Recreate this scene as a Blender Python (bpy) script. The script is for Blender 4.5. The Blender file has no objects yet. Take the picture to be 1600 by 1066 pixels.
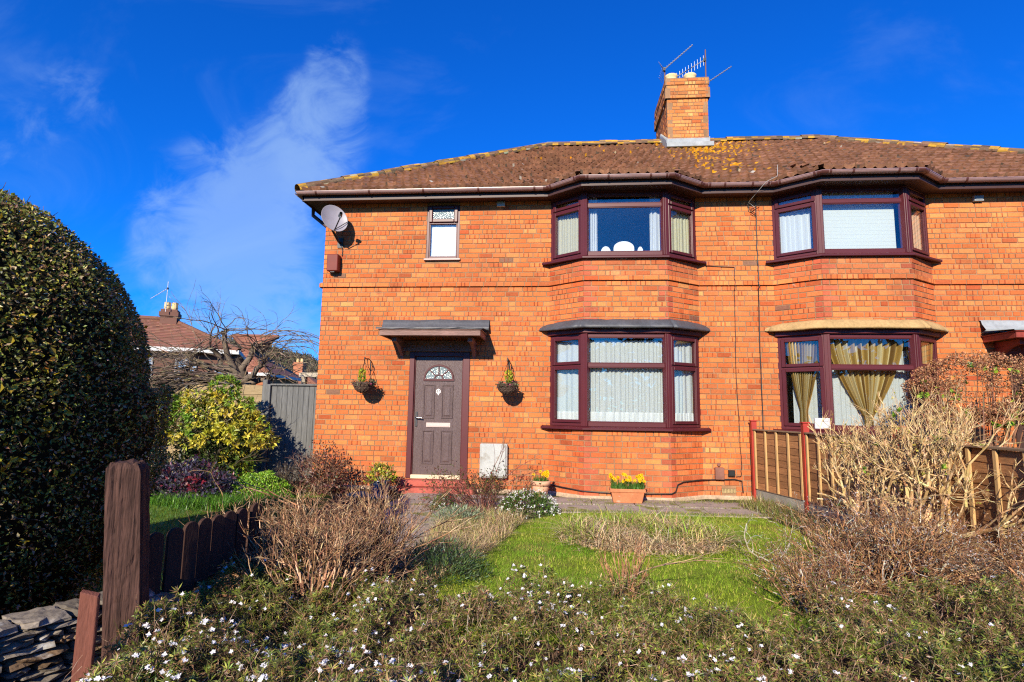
import bpy, math, random
import numpy as np
from mathutils import Vector, Matrix
R = math.radians
rng = np.random.default_rng(7)
random.seed(7)
S = bpy.context.scene
COL = S.collection
A3 = lambda *p: np.array(p, float)

# ------------------------------------------------------------------ mesh builder
class MB:
    def __init__(s): s.v = []; s.f = {}; s.n = 0
    def add(s, V, F, col=(1, 1, 1), mat=0):
        V = np.asarray(V, float).reshape(-1, 3)
        base = s.n; s.v.append(V); s.n += len(V)
        for k in set(len(f) for f in F):
            fs = np.array([f for f in F if len(f) == k]) + base
            s._f(k, fs, col, mat)
        return s
    def _f(s, k, fs, col, mat):
        c = np.asarray(col, float)
        if c.ndim == 1: c = np.tile(c, (len(fs), 1))
        s.f.setdefault(k, []).append((fs, c, np.full(len(fs), mat)))
    def polys(s, V, col=(1, 1, 1), mat=0):
        """V (m,k,3): m separate k-gons"""
        V = np.asarray(V, float); m, k = V.shape[:2]
        if m == 0: return s
        s.v.append(V.reshape(-1, 3)); s._f(k, np.arange(m * k).reshape(m, k) + s.n, col, mat); s.n += m * k
        return s
    def grid(s, V, col=(1, 1, 1), mat=0, close=False):
        """V (a,b,3) grid; col one or (a-1)*(b-1)"""
        V = np.asarray(V, float); a, b = V.shape[:2]
        I = np.arange(a * b).reshape(a, b)
        J = np.concatenate([I, I[:, :1]], 1) if close else I
        fs = np.stack([J[:-1, :-1], J[:-1, 1:], J[1:, 1:], J[1:, :-1]], -1).reshape(-1, 4) + s.n
        s.v.append(V.reshape(-1, 3)); s._f(4, fs, col, mat); s.n += a * b
        return s
    def box(s, x0, x1, y0, y1, z0, z1, col=(1, 1, 1), mat=0, fr=None):
        P = np.array([[x, y, z] for z in (z0, z1) for y in (y0, y1) for x in (x0, x1)], float)
        if fr is not None: P = fr(P)
        return s.add(P, [(0, 2, 3, 1), (4, 5, 7, 6), (0, 1, 5, 4), (2, 6, 7, 3), (0, 4, 6, 2), (1, 3, 7, 5)], col, mat)
    def prism(s, poly, n0, n1, fr=None, col=(1, 1, 1), mat=0):
        """poly list of (u,z) extruded over n0..n1"""
        k = len(poly)
        P = np.array([[u, n, z] for n in (n0, n1) for u, z in poly], float)
        if fr is not None: P = fr(P)
        F = [tuple(range(k)), tuple(range(2 * k - 1, k - 1, -1))]
        F += [(i, i + k, (i + 1) % k + k, (i + 1) % k) for i in range(k)]
        return s.add(P, F, col, mat)
    def tubes(s, A, B, ra, rb, col=(1, 1, 1), k=3, mat=0):
        A = np.asarray(A, float).reshape(-1, 3); B = np.asarray(B, float).reshape(-1, 3)
        m = len(A)
        if m == 0: return s
        ra = np.broadcast_to(ra, m); rb = np.broadcast_to(rb, m)
        d = B - A; d = d / np.maximum(np.linalg.norm(d, axis=1, keepdims=True), 1e-9)
        h = np.where(np.abs(d[:, 2:3]) < .9, np.array([[0, 0, 1.]]), np.array([[1., 0, 0]]))
        u = np.cross(d, h); u /= np.linalg.norm(u, axis=1, keepdims=True); w = np.cross(d, u)
        t = np.arange(k) * 2 * np.pi / k
        ring = np.cos(t)[None, :, None] * u[:, None] + np.sin(t)[None, :, None] * w[:, None]
        V = np.concatenate([A[:, None] + ring * ra[:, None, None], B[:, None] + ring * rb[:, None, None]], 1)
        i = np.arange(k); j = (i + 1) % k
        q = np.stack([i, j, j + k, i + k], -1)
        fs = (np.arange(m)[:, None, None] * 2 * k + q[None]).reshape(-1, 4) + s.n
        c = np.asarray(col, float)
        if c.ndim == 2: c = np.repeat(c, k, 0)
        s.v.append(V.reshape(-1, 3)); s._f(4, fs, c, mat); s.n += m * 2 * k
        if k > 3:
            f2 = (np.arange(m)[:, None] * 2 * k + np.arange(k, 2 * k)[None]) + s.n - m * 2 * k
            s._f(k, f2, c[::k] if c.ndim == 2 else c, mat)
        return s
    def path(s, P, r, col=(1, 1, 1), k=6, mat=0):
        P = np.asarray(P, float); r = np.broadcast_to(r, len(P)).astype(float)
        T = np.gradient(P, axis=0); T /= np.maximum(np.linalg.norm(T, axis=1, keepdims=True), 1e-9)
        up = np.where(np.abs(T[:, 2:3]) < .95, np.array([[0, 0, 1.]]), np.array([[0, 1., 0]]))
        u = np.cross(T, up); u /= np.linalg.norm(u, axis=1, keepdims=True)
        for i in range(1, len(u)):
            u[i] = u[i - 1] - T[i] * (u[i - 1] @ T[i]); u[i] /= max(np.linalg.norm(u[i]), 1e-9)
        w = np.cross(T, u); t = np.arange(k) * 2 * np.pi / k
        V = P[:, None] + r[:, None, None] * (np.cos(t)[None, :, None] * u[:, None] + np.sin(t)[None, :, None] * w[:, None])
        n0 = s.n; s.grid(V, col, mat, close=True)
        c1 = np.asarray(col, float); c1 = c1 if c1.ndim == 1 else c1[0]
        s._f(k, np.array([np.arange(k)]) + n0, c1, mat); s._f(k, np.array([np.arange(k)[::-1]]) + n0 + (len(P) - 1) * k, c1, mat)
        return s
    def lathe(s, prof, c, k=20, col=(1, 1, 1), mat=0, sx=1, sy=1):
        t = np.arange(k) * 2 * np.pi / k
        V = np.array([[[c[0] + r * math.cos(a) * sx, c[1] + r * math.sin(a) * sy, c[2] + z] for a in t] for r, z in prof])
        return s.grid(V, col, mat, close=True)
    def leaves(s, P, D, N, L, W, col, mat=0, fold=0.0):
        """leaf rhombs: base P, direction D, side vector from cross(D,N)"""
        P = np.asarray(P, float); D = np.asarray(D, float)
        D = D / np.maximum(np.linalg.norm(D, axis=1, keepdims=True), 1e-9)
        Sd = np.cross(D, N); Sd /= np.maximum(np.linalg.norm(Sd, axis=1, keepdims=True), 1e-9)
        Nn = np.cross(Sd, D)
        L = np.broadcast_to(L, len(P))[:, None]; W = np.broadcast_to(W, len(P))[:, None]
        V = np.stack([P, P + D * L * .45 + Sd * W * .5 + Nn * L * fold, P + D * L, P + D * L * .45 - Sd * W * .5 + Nn * L * fold], 1)
        return s.polys(V, col, mat)
    def build(s, name, mats, parent=None, smooth=False, bevel=0):
        me = bpy.data.meshes.new(name)
        V = np.concatenate(s.v) if s.v else np.zeros((0, 3))
        me.vertices.add(len(V)); me.vertices.foreach_set('co', V.ravel())
        li, st, ct, mi = [], [], [], []; off = 0
        for k, L in s.f.items():
            fs = np.concatenate([a for a, _, _ in L]); m = len(fs)
            li.append(fs.ravel()); st.append(off + np.arange(m) * k); off += m * k
            ct.append(np.concatenate([c for _, c, _ in L])); mi.append(np.concatenate([c for _, _, c in L]))
        li = np.concatenate(li); st = np.concatenate(st); ct = np.concatenate(ct); mi = np.concatenate(mi)
        me.loops.add(len(li)); me.loops.foreach_set('vertex_index', li.astype(np.int32))
        me.polygons.add(len(st)); me.polygons.foreach_set('loop_start', st.astype(np.int32))
        me.polygons.foreach_set('material_index', mi.astype(np.int32))
        me.update(calc_edges=True)
        at = me.attributes.new('tint', 'FLOAT_COLOR', 'FACE')
        at.data.foreach_set('color', np.concatenate([ct, np.ones((len(ct), 1))], 1).ravel().astype(np.float32))
        me.polygons.foreach_set('use_smooth', np.full(len(st), bool(smooth)))
        if smooth == 'auto': me.set_sharp_from_angle(angle=R(48))
        for m in (mats if isinstance(mats, (list, tuple)) else [mats]): me.materials.append(m)
        o = bpy.data.objects.new(name, me); COL.objects.link(o)
        if parent is not None:
            o.parent = parent
            w = parent
            loc = Vector((0, 0, 0))
            while w is not None: loc += w.location; w = w.parent
            o.location = -loc
        if bevel:
            b = o.modifiers.new('edge', 'BEVEL'); b.width = bevel; b.segments = 1; b.limit_method = 'ANGLE'; b.angle_limit = R(40)
        return o

def thing(name, label, cat, loc=(0, 0, 0), group=None):
    o = bpy.data.objects.new(name, None); COL.objects.link(o); o.location = loc
    o.empty_display_size = .2
    return tag(o, label, cat, group)
def tag(o, label=None, cat=None, group=None, kind=None):
    for k, v in (('label', label), ('category', cat), ('group', group), ('kind', kind)):
        if v: o[k] = v
    return o

class Fr:
    """local (u along the wall, n outwards, z up)"""
    def __init__(s, O, U, N): s.O, s.U, s.N = A3(*O), A3(*U), A3(*N)
    def __call__(s, P):
        P = np.asarray(P, float)
        return s.O + P[..., 0:1] * s.U + P[..., 1:2] * s.N + P[..., 2:3] * A3(0, 0, 1)
def wallfr(a, b):
    a, b = np.array(a, float), np.array(b, float); d = (b - a) / np.linalg.norm(b - a)
    return Fr((a[0], a[1], 0), (d[0], d[1], 0), (d[1], -d[0], 0)), float(np.linalg.norm(b - a))

def sweep(mb, path, prof, closed_prof=True, col=(1, 1, 1), mat=0, caps=True):
    """path 2-D points left to right seen from outside (outwards = right-hand side), prof (n,z)"""
    P = np.array(path, float); m = len(P); T = P[1:] - P[:-1]; T /= np.linalg.norm(T, axis=1, keepdims=True)
    Nn = np.stack([T[:, 1], -T[:, 0]], -1); rows = []
    for i in range(m):
        if i == 0: q = Nn[0]
        elif i == m - 1: q = Nn[-1]
        else:
            q = Nn[i - 1] + Nn[i]; q = q / (q @ Nn[i])
        rows.append([[P[i, 0] + q[0] * n, P[i, 1] + q[1] * n, z] for n, z in prof])
    V = np.array(rows); n0 = mb.n
    mb.grid(V, col, mat, close=closed_prof)
    if closed_prof and caps:
        k = len(prof)
        mb._f(k, np.array([np.arange(k)]) + n0, col, mat); mb._f(k, np.array([np.arange(k)[::-1]]) + n0 + (m - 1) * k, col, mat)

def vnoise(P, scale, seed=0):
    """cheap smooth noise in 0..1 for arrays of points"""
    P = np.asarray(P, float) * scale; r = np.random.default_rng(seed); out = 0
    for k in range(5):
        d = r.normal(size=P.shape[-1]); d *= (0.7 + .35 * k) / np.linalg.norm(d); out = out + np.sin(P @ d * 2 * np.pi + r.uniform(0, 6.28))
    return .5 + out / 7
def hsvj(c, n, v=.25, h=.08):
    """n jittered copies of colour c"""
    c = np.asarray(c, float)
    return np.clip(c[None] * (1 + rng.normal(0, v, (n, 1))) * (1 + rng.normal(0, h, (n, 3))), .002, 1)
def pick(cols, probs, n, v=.25, h=.08):
    i = rng.choice(len(cols), n, p=np.array(probs) / sum(probs)); return np.clip(np.array(cols)[i] * (1 + rng.normal(0, v, (n, 1))) * (1 + rng.normal(0, h, (n, 3))), .002, 1)
def rdir(n): d = rng.normal(size=(n, 3)); return d / np.linalg.norm(d, axis=1, keepdims=True)

# ------------------------------------------------------------------ materials
def M(name, color=None, rough=.6, spec=.5, noise=(0, 0), fine=(0, 0), bump=(0, 0), metal=0, transl=0, stretch=(1, 1, 1), spots=None, coat=0):
    m = bpy.data.materials.new(name); m.use_nodes = True; t = m.node_tree; n = t.nodes; l = t.links
    b = n['Principled BSDF']; out = n['Material Output']
    b.inputs['Roughness'].default_value = rough; b.inputs['Metallic'].default_value = metal
    b.inputs['Specular IOR Level'].default_value = spec
    if coat: b.inputs['Coat Weight'].default_value = coat; b.inputs['Coat Roughness'].default_value = .15
    if color is None:
        a = n.new('ShaderNodeAttribute'); a.attribute_name = 'tint'; c = a.outputs['Color']
    else:
        a = n.new('ShaderNodeRGB'); a.outputs[0].default_value = (*color, 1); c = a.outputs[0]
    tc = n.new('ShaderNodeTexCoord'); mp = n.new('ShaderNodeMapping'); mp.inputs['Scale'].default_value = stretch
    l.new(tc.outputs['Object'], mp.inputs[0])
    for sc, am in (noise, fine):
        if not am: continue
        t1 = n.new('ShaderNodeTexNoise'); t1.inputs['Scale'].default_value = sc; t1.inputs['Detail'].default_value = 6; t1.inputs['Roughness'].default_value = .65
        l.new(mp.outputs[0], t1.inputs['Vector'])
        r = n.new('ShaderNodeMapRange'); r.inputs['From Min'].default_value = .25; r.inputs['From Max'].default_value = .75
        r.inputs['To Min'].default_value = 1 - am; r.inputs['To Max'].default_value = 1 + am
        l.new(t1.outputs[0], r.inputs[0])
        x = n.new('ShaderNodeMix'); x.data_type = 'RGBA'; x.blend_type = 'MULTIPLY'; x.inputs[0].default_value = 1
        l.new(c, x.inputs[6]); l.new(r.outputs[0], x.inputs[7]); c = x.outputs[2]
    for sp in (spots or []):
        sc, lo, hi, colr = sp
        t1 = n.new('ShaderNodeTexNoise'); t1.inputs['Scale'].default_value = sc; t1.inputs['Detail'].default_value = 5
        l.new(mp.outputs[0], t1.inputs['Vector'])
        r = n.new('ShaderNodeMapRange'); r.inputs['From Min'].default_value = lo; r.inputs['From Max'].default_value = hi
        l.new(t1.outputs[0], r.inputs[0])
        x = n.new('ShaderNodeMix'); x.data_type = 'RGBA'; l.new(r.outputs[0], x.inputs[0]); l.new(c, x.inputs[6]); x.inputs[7].default_value = (*colr, 1); c = x.outputs[2]
    l.new(c, b.inputs['Base Color'])
    if bump[1]:
        t2 = n.new('ShaderNodeTexNoise'); t2.inputs['Scale'].default_value = bump[0]; t2.inputs['Detail'].default_value = 5
        l.new(mp.outputs[0], t2.inputs['Vector'])
        bp = n.new('ShaderNodeBump'); bp.inputs['Strength'].default_value = bump[1]; bp.inputs['Distance'].default_value = .01
        l.new(t2.outputs[0], bp.inputs['Height']); l.new(bp.outputs[0], b.inputs['Normal'])
    if transl:
        tr = n.new('ShaderNodeBsdfTranslucent'); l.new(c, tr.inputs[0]); mx = n.new('ShaderNodeMixShader'); mx.inputs[0].default_value = transl
        l.new(b.outputs[0], mx.inputs[1]); l.new(tr.outputs[0], mx.inputs[2]); l.new(mx.outputs[0], out.inputs[0])
    return m

def glass_mat(name, refl=.16, tint=(.92, .95, .95), rough=0.0, dirt=0):
    m = bpy.data.materials.new(name); m.use_nodes = True; t = m.node_tree; n = t.nodes; l = t.links; n.clear()
    out = n.new('ShaderNodeOutputMaterial'); tr = n.new('ShaderNodeBsdfTransparent'); tr.inputs[0].default_value = (*tint, 1)
    g = n.new('ShaderNodeBsdfGlossy'); g.inputs['Roughness'].default_value = rough; g.inputs[0].default_value = (1, 1, 1, 1)
    f = n.new('ShaderNodeLayerWeight'); f.inputs[0].default_value = .5
    pw = n.new('ShaderNodeMath'); pw.operation = 'POWER'; pw.inputs[1].default_value = 4.5; l.new(f.outputs['Facing'], pw.inputs[0])
    mr = n.new('ShaderNodeMapRange'); mr.inputs['To Min'].default_value = refl; mr.inputs['To Max'].default_value = .85
    l.new(pw.outputs[0], mr.inputs[0])
    mx = n.new('ShaderNodeMixShader'); l.new(mr.outputs[0], mx.inputs[0]); l.new(tr.outputs[0], mx.inputs[1]); l.new(g.outputs[0], mx.inputs[2])
    l.new(mx.outputs[0], out.inputs[0]); return m

def net_mat(name, color, open_=.25):
    m = bpy.data.materials.new(name); m.use_nodes = True; t = m.node_tree; n = t.nodes; l = t.links; n.clear()
    out = n.new('ShaderNodeOutputMaterial')
    d = n.new('ShaderNodeBsdfDiffuse'); d.inputs[0].default_value = (*color, 1)
    tl = n.new('ShaderNodeBsdfTranslucent'); tl.inputs[0].default_value = (*color, 1)
    m1 = n.new('ShaderNodeMixShader'); m1.inputs[0].default_value = .3; l.new(d.outputs[0], m1.inputs[1]); l.new(tl.outputs[0], m1.inputs[2])
    tr = n.new('ShaderNodeBsdfTransparent'); m2 = n.new('ShaderNodeMixShader')
    tc = n.new('ShaderNodeTexCoord'); ns = n.new('ShaderNodeTexNoise'); ns.inputs['Scale'].default_value = 70; l.new(tc.outputs['Object'], ns.inputs['Vector'])
    mr = n.new('ShaderNodeMapRange'); mr.inputs['From Min'].default_value = .35; mr.inputs['From Max'].default_value = .7; mr.inputs['To Min'].default_value = open_ * .4; mr.inputs['To Max'].default_value = open_ * 1.6
    l.new(ns.outputs[0], mr.inputs[0]); l.new(mr.outputs[0], m2.inputs[0])
    l.new(m1.outputs[0], m2.inputs[1]); l.new(tr.outputs[0], m2.inputs[2]); l.new(m2.outputs[0], out.inputs[0]); return m

BRICK = M('brick_face', None, .85, .25, noise=(.8, .32), fine=(38, .26), bump=(60, .35), spots=[(7, .70, .80, (.52, .34, .22)), (1.1, .58, .80, (.24, .07, .03)), (2.6, .64, .8, (.17, .06, .035))])
MORTAR = M('mortar', (.27, .155, .085), .95, .1, noise=(3, .3), fine=(40, .2), bump=(50, .4))
TILE = M('roof_tile', None, .85, .2, noise=(2, .2), fine=(30, .28), bump=(40, .4))
UPVC = M('mahogany_frame', (.085, .015, .018), .42, .35, noise=(2, .12), fine=(40, .1))
UPVC2 = M('mahogany_sash', (.07, .011, .014), .40, .35, noise=(3, .12))
GUTTER = M('brown_gutter_plastic', (.25, .15, .14), .33, .5, noise=(1.5, .15), fine=(25, .12), spots=[(9, .68, .8, (.2, .15, .11))])
SOFFIT = M('brown_soffit_board', (.05, .022, .018), .5, .4, noise=(4, .2))
LEAD = M('grey_lead', (.06, .062, .07), .55, .5, noise=(4, .3), fine=(30, .25), bump=(9, .6))
SAND = M('buff_render_flashing', (.38, .25, .11), .85, .2, noise=(4, .25), fine=(30, .25), bump=(14, .6))
LEADPALE = M('pale_lead_flashing', (.27, .29, .30), .6, .4, noise=(6, .3), bump=(15, .4))
GLASS = glass_mat('window_glass', .07)
OBSC = M('obscure_glass', (.16, .21, .22), .12, .6, noise=(60, .5), bump=(70, .8))
DOORM = M('brown_woodgrain_door', (.105, .070, .066), .40, .5, noise=(5, .15), fine=(22, .35), bump=(26, .7), stretch=(9, 1, .8))
CHROME = M('chrome', (.55, .55, .56), .2, .5, metal=1)
BLACKM = M('black_plastic', (.012, .012, .013), .45, .5)
WHITE = M('white_plastic', (.72, .72, .70), .4, .5, noise=(4, .06))
METER = M('pale_grey_meter_plastic', (.37, .38, .36), .6, .3, noise=(5, .2), fine=(50, .15), spots=[(7, .6, .75, (.24, .22, .18))])
STEP = M('red_step_paint', (.38, .085, .06), .7, .3, noise=(5, .3), fine=(30, .25), bump=(40, .3), spots=[(6, .62, .72, (.3, .2, .16))])
PAVE = M('grey_slab_concrete', (.32, .26, .22), .9, .2, noise=(3, .3), fine=(40, .3), bump=(50, .4), spots=[(3, .56, .64, (.17, .17, .045)), (11, .64, .72, (.12, .11, .10))])
TINT = M('weathered_mixed', None, .8, .25, noise=(5, .15), fine=(35, .2), bump=(40, .3))
LEAF = M('leaf', None, .42, .45, transl=.22)
DULL = M('dry_plant', None, .8, .15, transl=.12)
PETAL = M('petal', None, .6, .2, transl=.3)
BARK = M('bark', None, .85, .15, noise=(20, .3), bump=(40, .5))
TERRA = M('terracotta', (.47, .17, .075), .85, .25, noise=(6, .2), fine=(40, .15), spots=[(9, .62, .72, (.5, .33, .24))])
TERRAP = M('pale_terracotta', (.6, .33, .2), .85, .25, noise=(6, .15), fine=(40, .12))
OLDWOOD = M('old_brown_post_wood', (.060, .030, .023), .85, .2, noise=(4, .35), fine=(30, .8), bump=(24, 1.0), stretch=(3.6, 3.6, .22), spots=[(5, .66, .7, (.02, .01, .01)), (24, .7, .74, (.25, .17, .12))])
REDWOOD = M('red_brown_stained_wood', (.15, .052, .034), .75, .25, noise=(4, .25), fine=(60, .2), bump=(60, .4), stretch=(2, 2, .4))
DARKWOOD = M('dark_brown_board', (.052, .025, .018), .8, .25, noise=(5, .25), fine=(40, .3), bump=(40, .4), stretch=(2, 2, .4))
GREYWOOD = M('silvery_grey_fence_wood', (.125, .125, .12), .85, .2, noise=(3, .3), fine=(30, .4), bump=(30, .5), stretch=(4, 4, .25))
PANELW = M('brown_lap_fence_wood', None, .8, .2, noise=(3, .3), fine=(25, .3), bump=(25, .5), stretch=(.4, .4, 5))
PALEWOOD = M('pale_batten_wood', (.47, .29, .12), .75, .2, noise=(4, .2), fine=(40, .2), stretch=(2, 2, .4))
REDPOST = M('red_painted_post', (.33, .03, .018), .5, .4, noise=(5, .2))
CONC = M('gravel_board_concrete', (.27, .25, .2), .9, .2, noise=(4, .25), fine=(50, .2), bump=(50, .3))
STONE = M('grey_wall_stone', None, .9, .2, noise=(6, .35), fine=(40, .35), bump=(22, 1.0), spots=[(9, .6, .7, (.42, .41, .38))])
SOIL = M('soil', (.055, .036, .022), .95, .1, noise=(3, .4), fine=(30, .4), bump=(20, .8))
GROUND = M('rough_ground', (.07, .075, .028), .95, .1, noise=(.5, .35), fine=(12, .4), bump=(14, .5))
LAWN = M('lawn_turf', (.145, .205, .02), .95, .1, noise=(1.3, .35), fine=(45, .45), bump=(60, .6), spots=[(1.6, .55, .7, (.16, .15, .035))])
PLASTER = M('room_plaster', (.42, .38, .32), .9, .1)
HILLM = M('far_wooded_hill', (.10, .085, .055), .95, .1, noise=(.02, .3), fine=(.3, .6), bump=(.4, .5))
NETW = net_mat('white_net', (.80, .81, .81), .13)
NETC = net_mat('cream_net', (.80, .74, .55), .12)
CLOTH = M('curtain_cloth', None, .85, .15, transl=.25)
FARW = M('far_building', None, .85, .2, noise=(1, .12))
FARG = M('far_window_glass', (.16, .24, .36), .15, .6)
CAN = M('canopy_brown_timber', (.19, .105, .085), .6, .35, noise=(4, .25), fine=(30, .3), bump=(25, .5), stretch=(.5, 2, 2))
CANR = M('canopy_red_timber', (.22, .035, .022), .6, .35, noise=(4, .25), fine=(30, .3))
DISH = M('grey_dish_metal', (.25, .23, .26), .45, .4, noise=(8, .1))
METAL = M('dull_aerial_metal', (.42, .42, .43), .45, .5, metal=.7)
RUST = M('rusty_mast', (.16, .08, .06), .7, .3)
BLUEGL = M('blue_glazed_pot', (.03, .05, .14), .22, .6, noise=(4, .6), spots=[(8, .55, .65, (.16, .2, .3))])
WICKER = M('wicker', None, .8, .2, noise=(20, .3))

# ------------------------------------------------------------------ brickwork
CH, BL, J = .0852, .2365, .011
CB = np.array([[.51, .148, .040], [.54, .163, .045], [.47, .128, .034], [.49, .120, .031], [.44, .124, .038], [.56, .182, .055]])
BAND = A3(.23, .040, .013)
QUOIN = A3(.38, .092, .042)
def sub_int(iv, cuts):
    out = [iv]
    for a, b in cuts:
        nx = []
        for p, q in out:
            if b <= p or a >= q: nx.append((p, q))
            else:
                if a > p: nx.append((p, a))
                if b < q: nx.append((b, q))
        out = nx
    return out
def bricks(mb, fr, W, z0, z1, holes=(), out=0., quoinL=False, quoinR=False, zref=0.0, vivid=1.0, phase=0, stain=None, lo=None):
    """front-faced bricks over 0..W, z0..z1"""
    k0 = int(math.floor((z0 - zref) / CH)); k1 = int(math.ceil((z1 - zref) / CH))
    Q, C = [], []
    for k in range(k0, k1):
        za, zb = max(zref + k * CH + J / 2, z0), min(zref + (k + 1) * CH - J / 2, z1)
        if zb - za < .012: continue
        cuts = [(h[0], h[1]) for h in holes if h[2] < zb - .02 and h[3] > za + .02]
        off = ((k + phase) % 2) * BL / 2 + (rng.uniform(-.012, .012)) - BL
        if not (quoinL or quoinR): off += rng.choice([0, 0, BL / 4, 0])
        edges = list(np.arange(off, W + BL, BL)); edges = [e + rng.uniform(-.005, .005) for e in edges]
        for i in range(len(edges) - 1):
            a, b = edges[i] + J / 2, edges[i + 1] - J / 2
            if rng.random() < .10:
                sp = [(a, (a + b) / 2 - J / 2), ((a + b) / 2 + J / 2, b)]
            else: sp = [(a, b)]
            for a2, b2 in sp:
                for a3, b3 in sub_int((max(a2, 0), min(b2, W)), cuts):
                    if b3 - a3 < .018: continue
                    n = out + rng.normal(0, .0016)
                    q = (quoinL and (a3 + b3) / 2 < (.13 if W > 1 else .08) and a3 < .10) or (quoinR and (a3 + b3) / 2 > W - (.13 if W > 1 else .08) and b3 > W - .10)
                    base = CB[rng.integers(len(CB))] * (1 + rng.normal(0, .075))
                    if lo is not None and (za - zref) < lo: base = base * A3(.86, .92, 1.15)
                    if q: base = QUOIN * (1 + rng.normal(0, .12))
                    elif rng.random() < .012: base = A3(.42, .085, .025) * (1 + rng.normal(0, .15))
                    elif rng.random() < .005: base = A3(.50, .24, .075)
                    elif rng.random() < .003: base = A3(.2, .10, .06)
                    base = base * A3(1, 1 / vivid, 1 / vivid)
                    strips = [(a3, b3, base)]
                    if not q and b3 - a3 > .17 and rng.random() < .48:
                        w = b3 - a3; e = a3; strips = []
                        f1 = rng.uniform(.28, .38); f2 = rng.uniform(.60, .74)
                        bc = base * .22 + BAND * .78 * rng.uniform(.7, 1.2); bw = rng.uniform(.05, .10)
                        for f in ([f1, f2] if rng.random() < .7 else [f1]):
                            strips.append((e, a3 + w * (f - bw / 2), base)); strips.append((a3 + w * (f - bw / 2), a3 + w * (f + bw / 2), bc)); e = a3 + w * (f + bw / 2)
                        strips.append((e, b3, base))
                    elif not q and b3 - a3 > .17 and rng.random() < .05:
                        strips = [(a3, b3, base * .45 + BAND * .6)]
                    c = .004; d = .014
                    for x0, x1, cc in strips:
                        l0 = x0 + (c if x0 == a3 else 0); r0 = x1 - (c if x1 == b3 else 0)
                        Q.append([[l0, n, za + c], [r0, n, za + c], [r0, n, zb - c], [l0, n, zb - c]]); C.append(cc)
                    for e4 in ([[a3, n - d, za], [b3, n - d, za], [b3 - c, n, za + c], [a3 + c, n, za + c]],
                               [[a3 + c, n, zb - c], [b3 - c, n, zb - c], [b3, n - d, zb], [a3, n - d, zb]],
                               [[a3, n - d, za], [a3 + c, n, za + c], [a3 + c, n, zb - c], [a3, n - d, zb]],
                               [[b3 - c, n, za + c], [b3, n - d, za], [b3, n - d, zb], [b3 - c, n, zb - c]]):
                        Q.append(e4); C.append(base * .9)
    mb.polys(fr(np.array(Q)), np.array(C), 0)
def backing(mb, fr, W, z0, z1, holes=(), n=-.008, thick=.10, mat=1):
    us = sorted(set([0, W] + [min(max(h[i], 0), W) for h in holes for i in (0, 1)])); zs = sorted(set([z0, z1] + [min(max(h[i], z0), z1) for h in holes for i in (2, 3)]))
    for i in range(len(us) - 1):
        for j in range(len(zs) - 1):
            uc, zc = (us[i] + us[i + 1]) / 2, (zs[j] + zs[j + 1]) / 2
            if any(h[0] < uc < h[1] and h[2] < zc < h[3] for h in holes): continue
            mb.polys(fr(np.array([[[us[i], n, zs[j]], [us[i + 1], n, zs[j]], [us[i + 1], n, zs[j + 1]], [us[i], n, zs[j + 1]]]])), (1, 1, 1), mat)
    for h in holes:   # reveals
        u0, u1, a, b = h
        for q in ([[u0, n, a], [u0, n - thick, a], [u0, n - thick, b], [u0, n, b]], [[u1, n, a], [u1, n - thick, a], [u1, n - thick, b], [u1, n, b]],
                  [[u0, n, b], [u1, n, b], [u1, n - thick, b], [u0, n - thick, b]], [[u0, n, a], [u1, n, a], [u1, n - thick, a], [u0, n - thick, a]]):
            mb.polys(fr(np.array([q])), (1, 1, 1), mat)

# ------------------------------------------------------------------ THE HOUSE
PX = 2.88                                     # party line
XL, XR = -4.20, 2 * PX + 4.20
EZ = 4.90                                     # soffit height
HB = -.06; ZR = 3.385 - 41 * .0852; ZU = 3.4705
house = thing('semi_detached_house', 'orange brick semi-detached house with two-storey bay windows and brown tiled hipped roof', 'house', (PX, 3.9, 0))
ffr = Fr((XL, 0, 0), (1, 0, 0), (0, -1, 0)); WF = XR - XL
mir = lambda x: 2 * PX - x
BW, BA, BB, BC = (-.20, 0.), (.36, -.42), (1.70, -.42), (2.28, 0.)
def bayp(side): # points left to right
    P = [BW, BA, BB, BC]
    return P if side == 0 else [(mir(x), y) for x, y in P[::-1]]
u = lambda x: x - XL
SW = (-2.36, -1.775, 3.86, 4.86)              # small window
DR = (-2.575, -1.535, .13, 2.25)              # door
DR2 = (6.98, 8.0, .13, 2.25)
VENT = (2.555, 2.775, .035, .105)
holes = [(u(SW[0]), u(SW[1]), SW[2], SW[3]), (u(DR[0]), u(DR[1]), DR[2], DR[3]), (u(DR2[0]), u(DR2[1]), DR2[2], DR2[3]), (u(VENT[0]), u(VENT[1]), VENT[2], VENT[3])]
bay_holes = [(u(-.17), u(2.25), -.2, 5.2), (u(mir(2.25)), u(mir(-.17)), -.2, 5.2)]
mb = MB()
bricks(mb, ffr, WF, HB, 3.39, holes + bay_holes, zref=ZR, lo=.38)
bricks(mb, ffr, WF, 3.475, 4.93, holes + bay_holes, zref=ZU)
backing(mb, ffr, WF, HB - .1, 4.95, holes + bay_holes)
# left and right flank walls
lfr = Fr((XL, 8.0, 0), (0, -1, 0), (-1, 0, 0)); bricks(mb, lfr, 8.0, HB, 4.93, zref=ZR); backing(mb, lfr, 8.0, HB - .1, 4.95)
rfr = Fr((XR, 0, 0), (0, 1, 0), (1, 0, 0)); backing(mb, rfr, 8.0, HB - .1, 4.95)
bfr = Fr((XR, 8.0, 0), (-1, 0, 0), (0, 1, 0)); backing(mb, bfr, WF, HB - .1, 4.95)
mb.build('wall', [BRICK, MORTAR], house)
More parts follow.
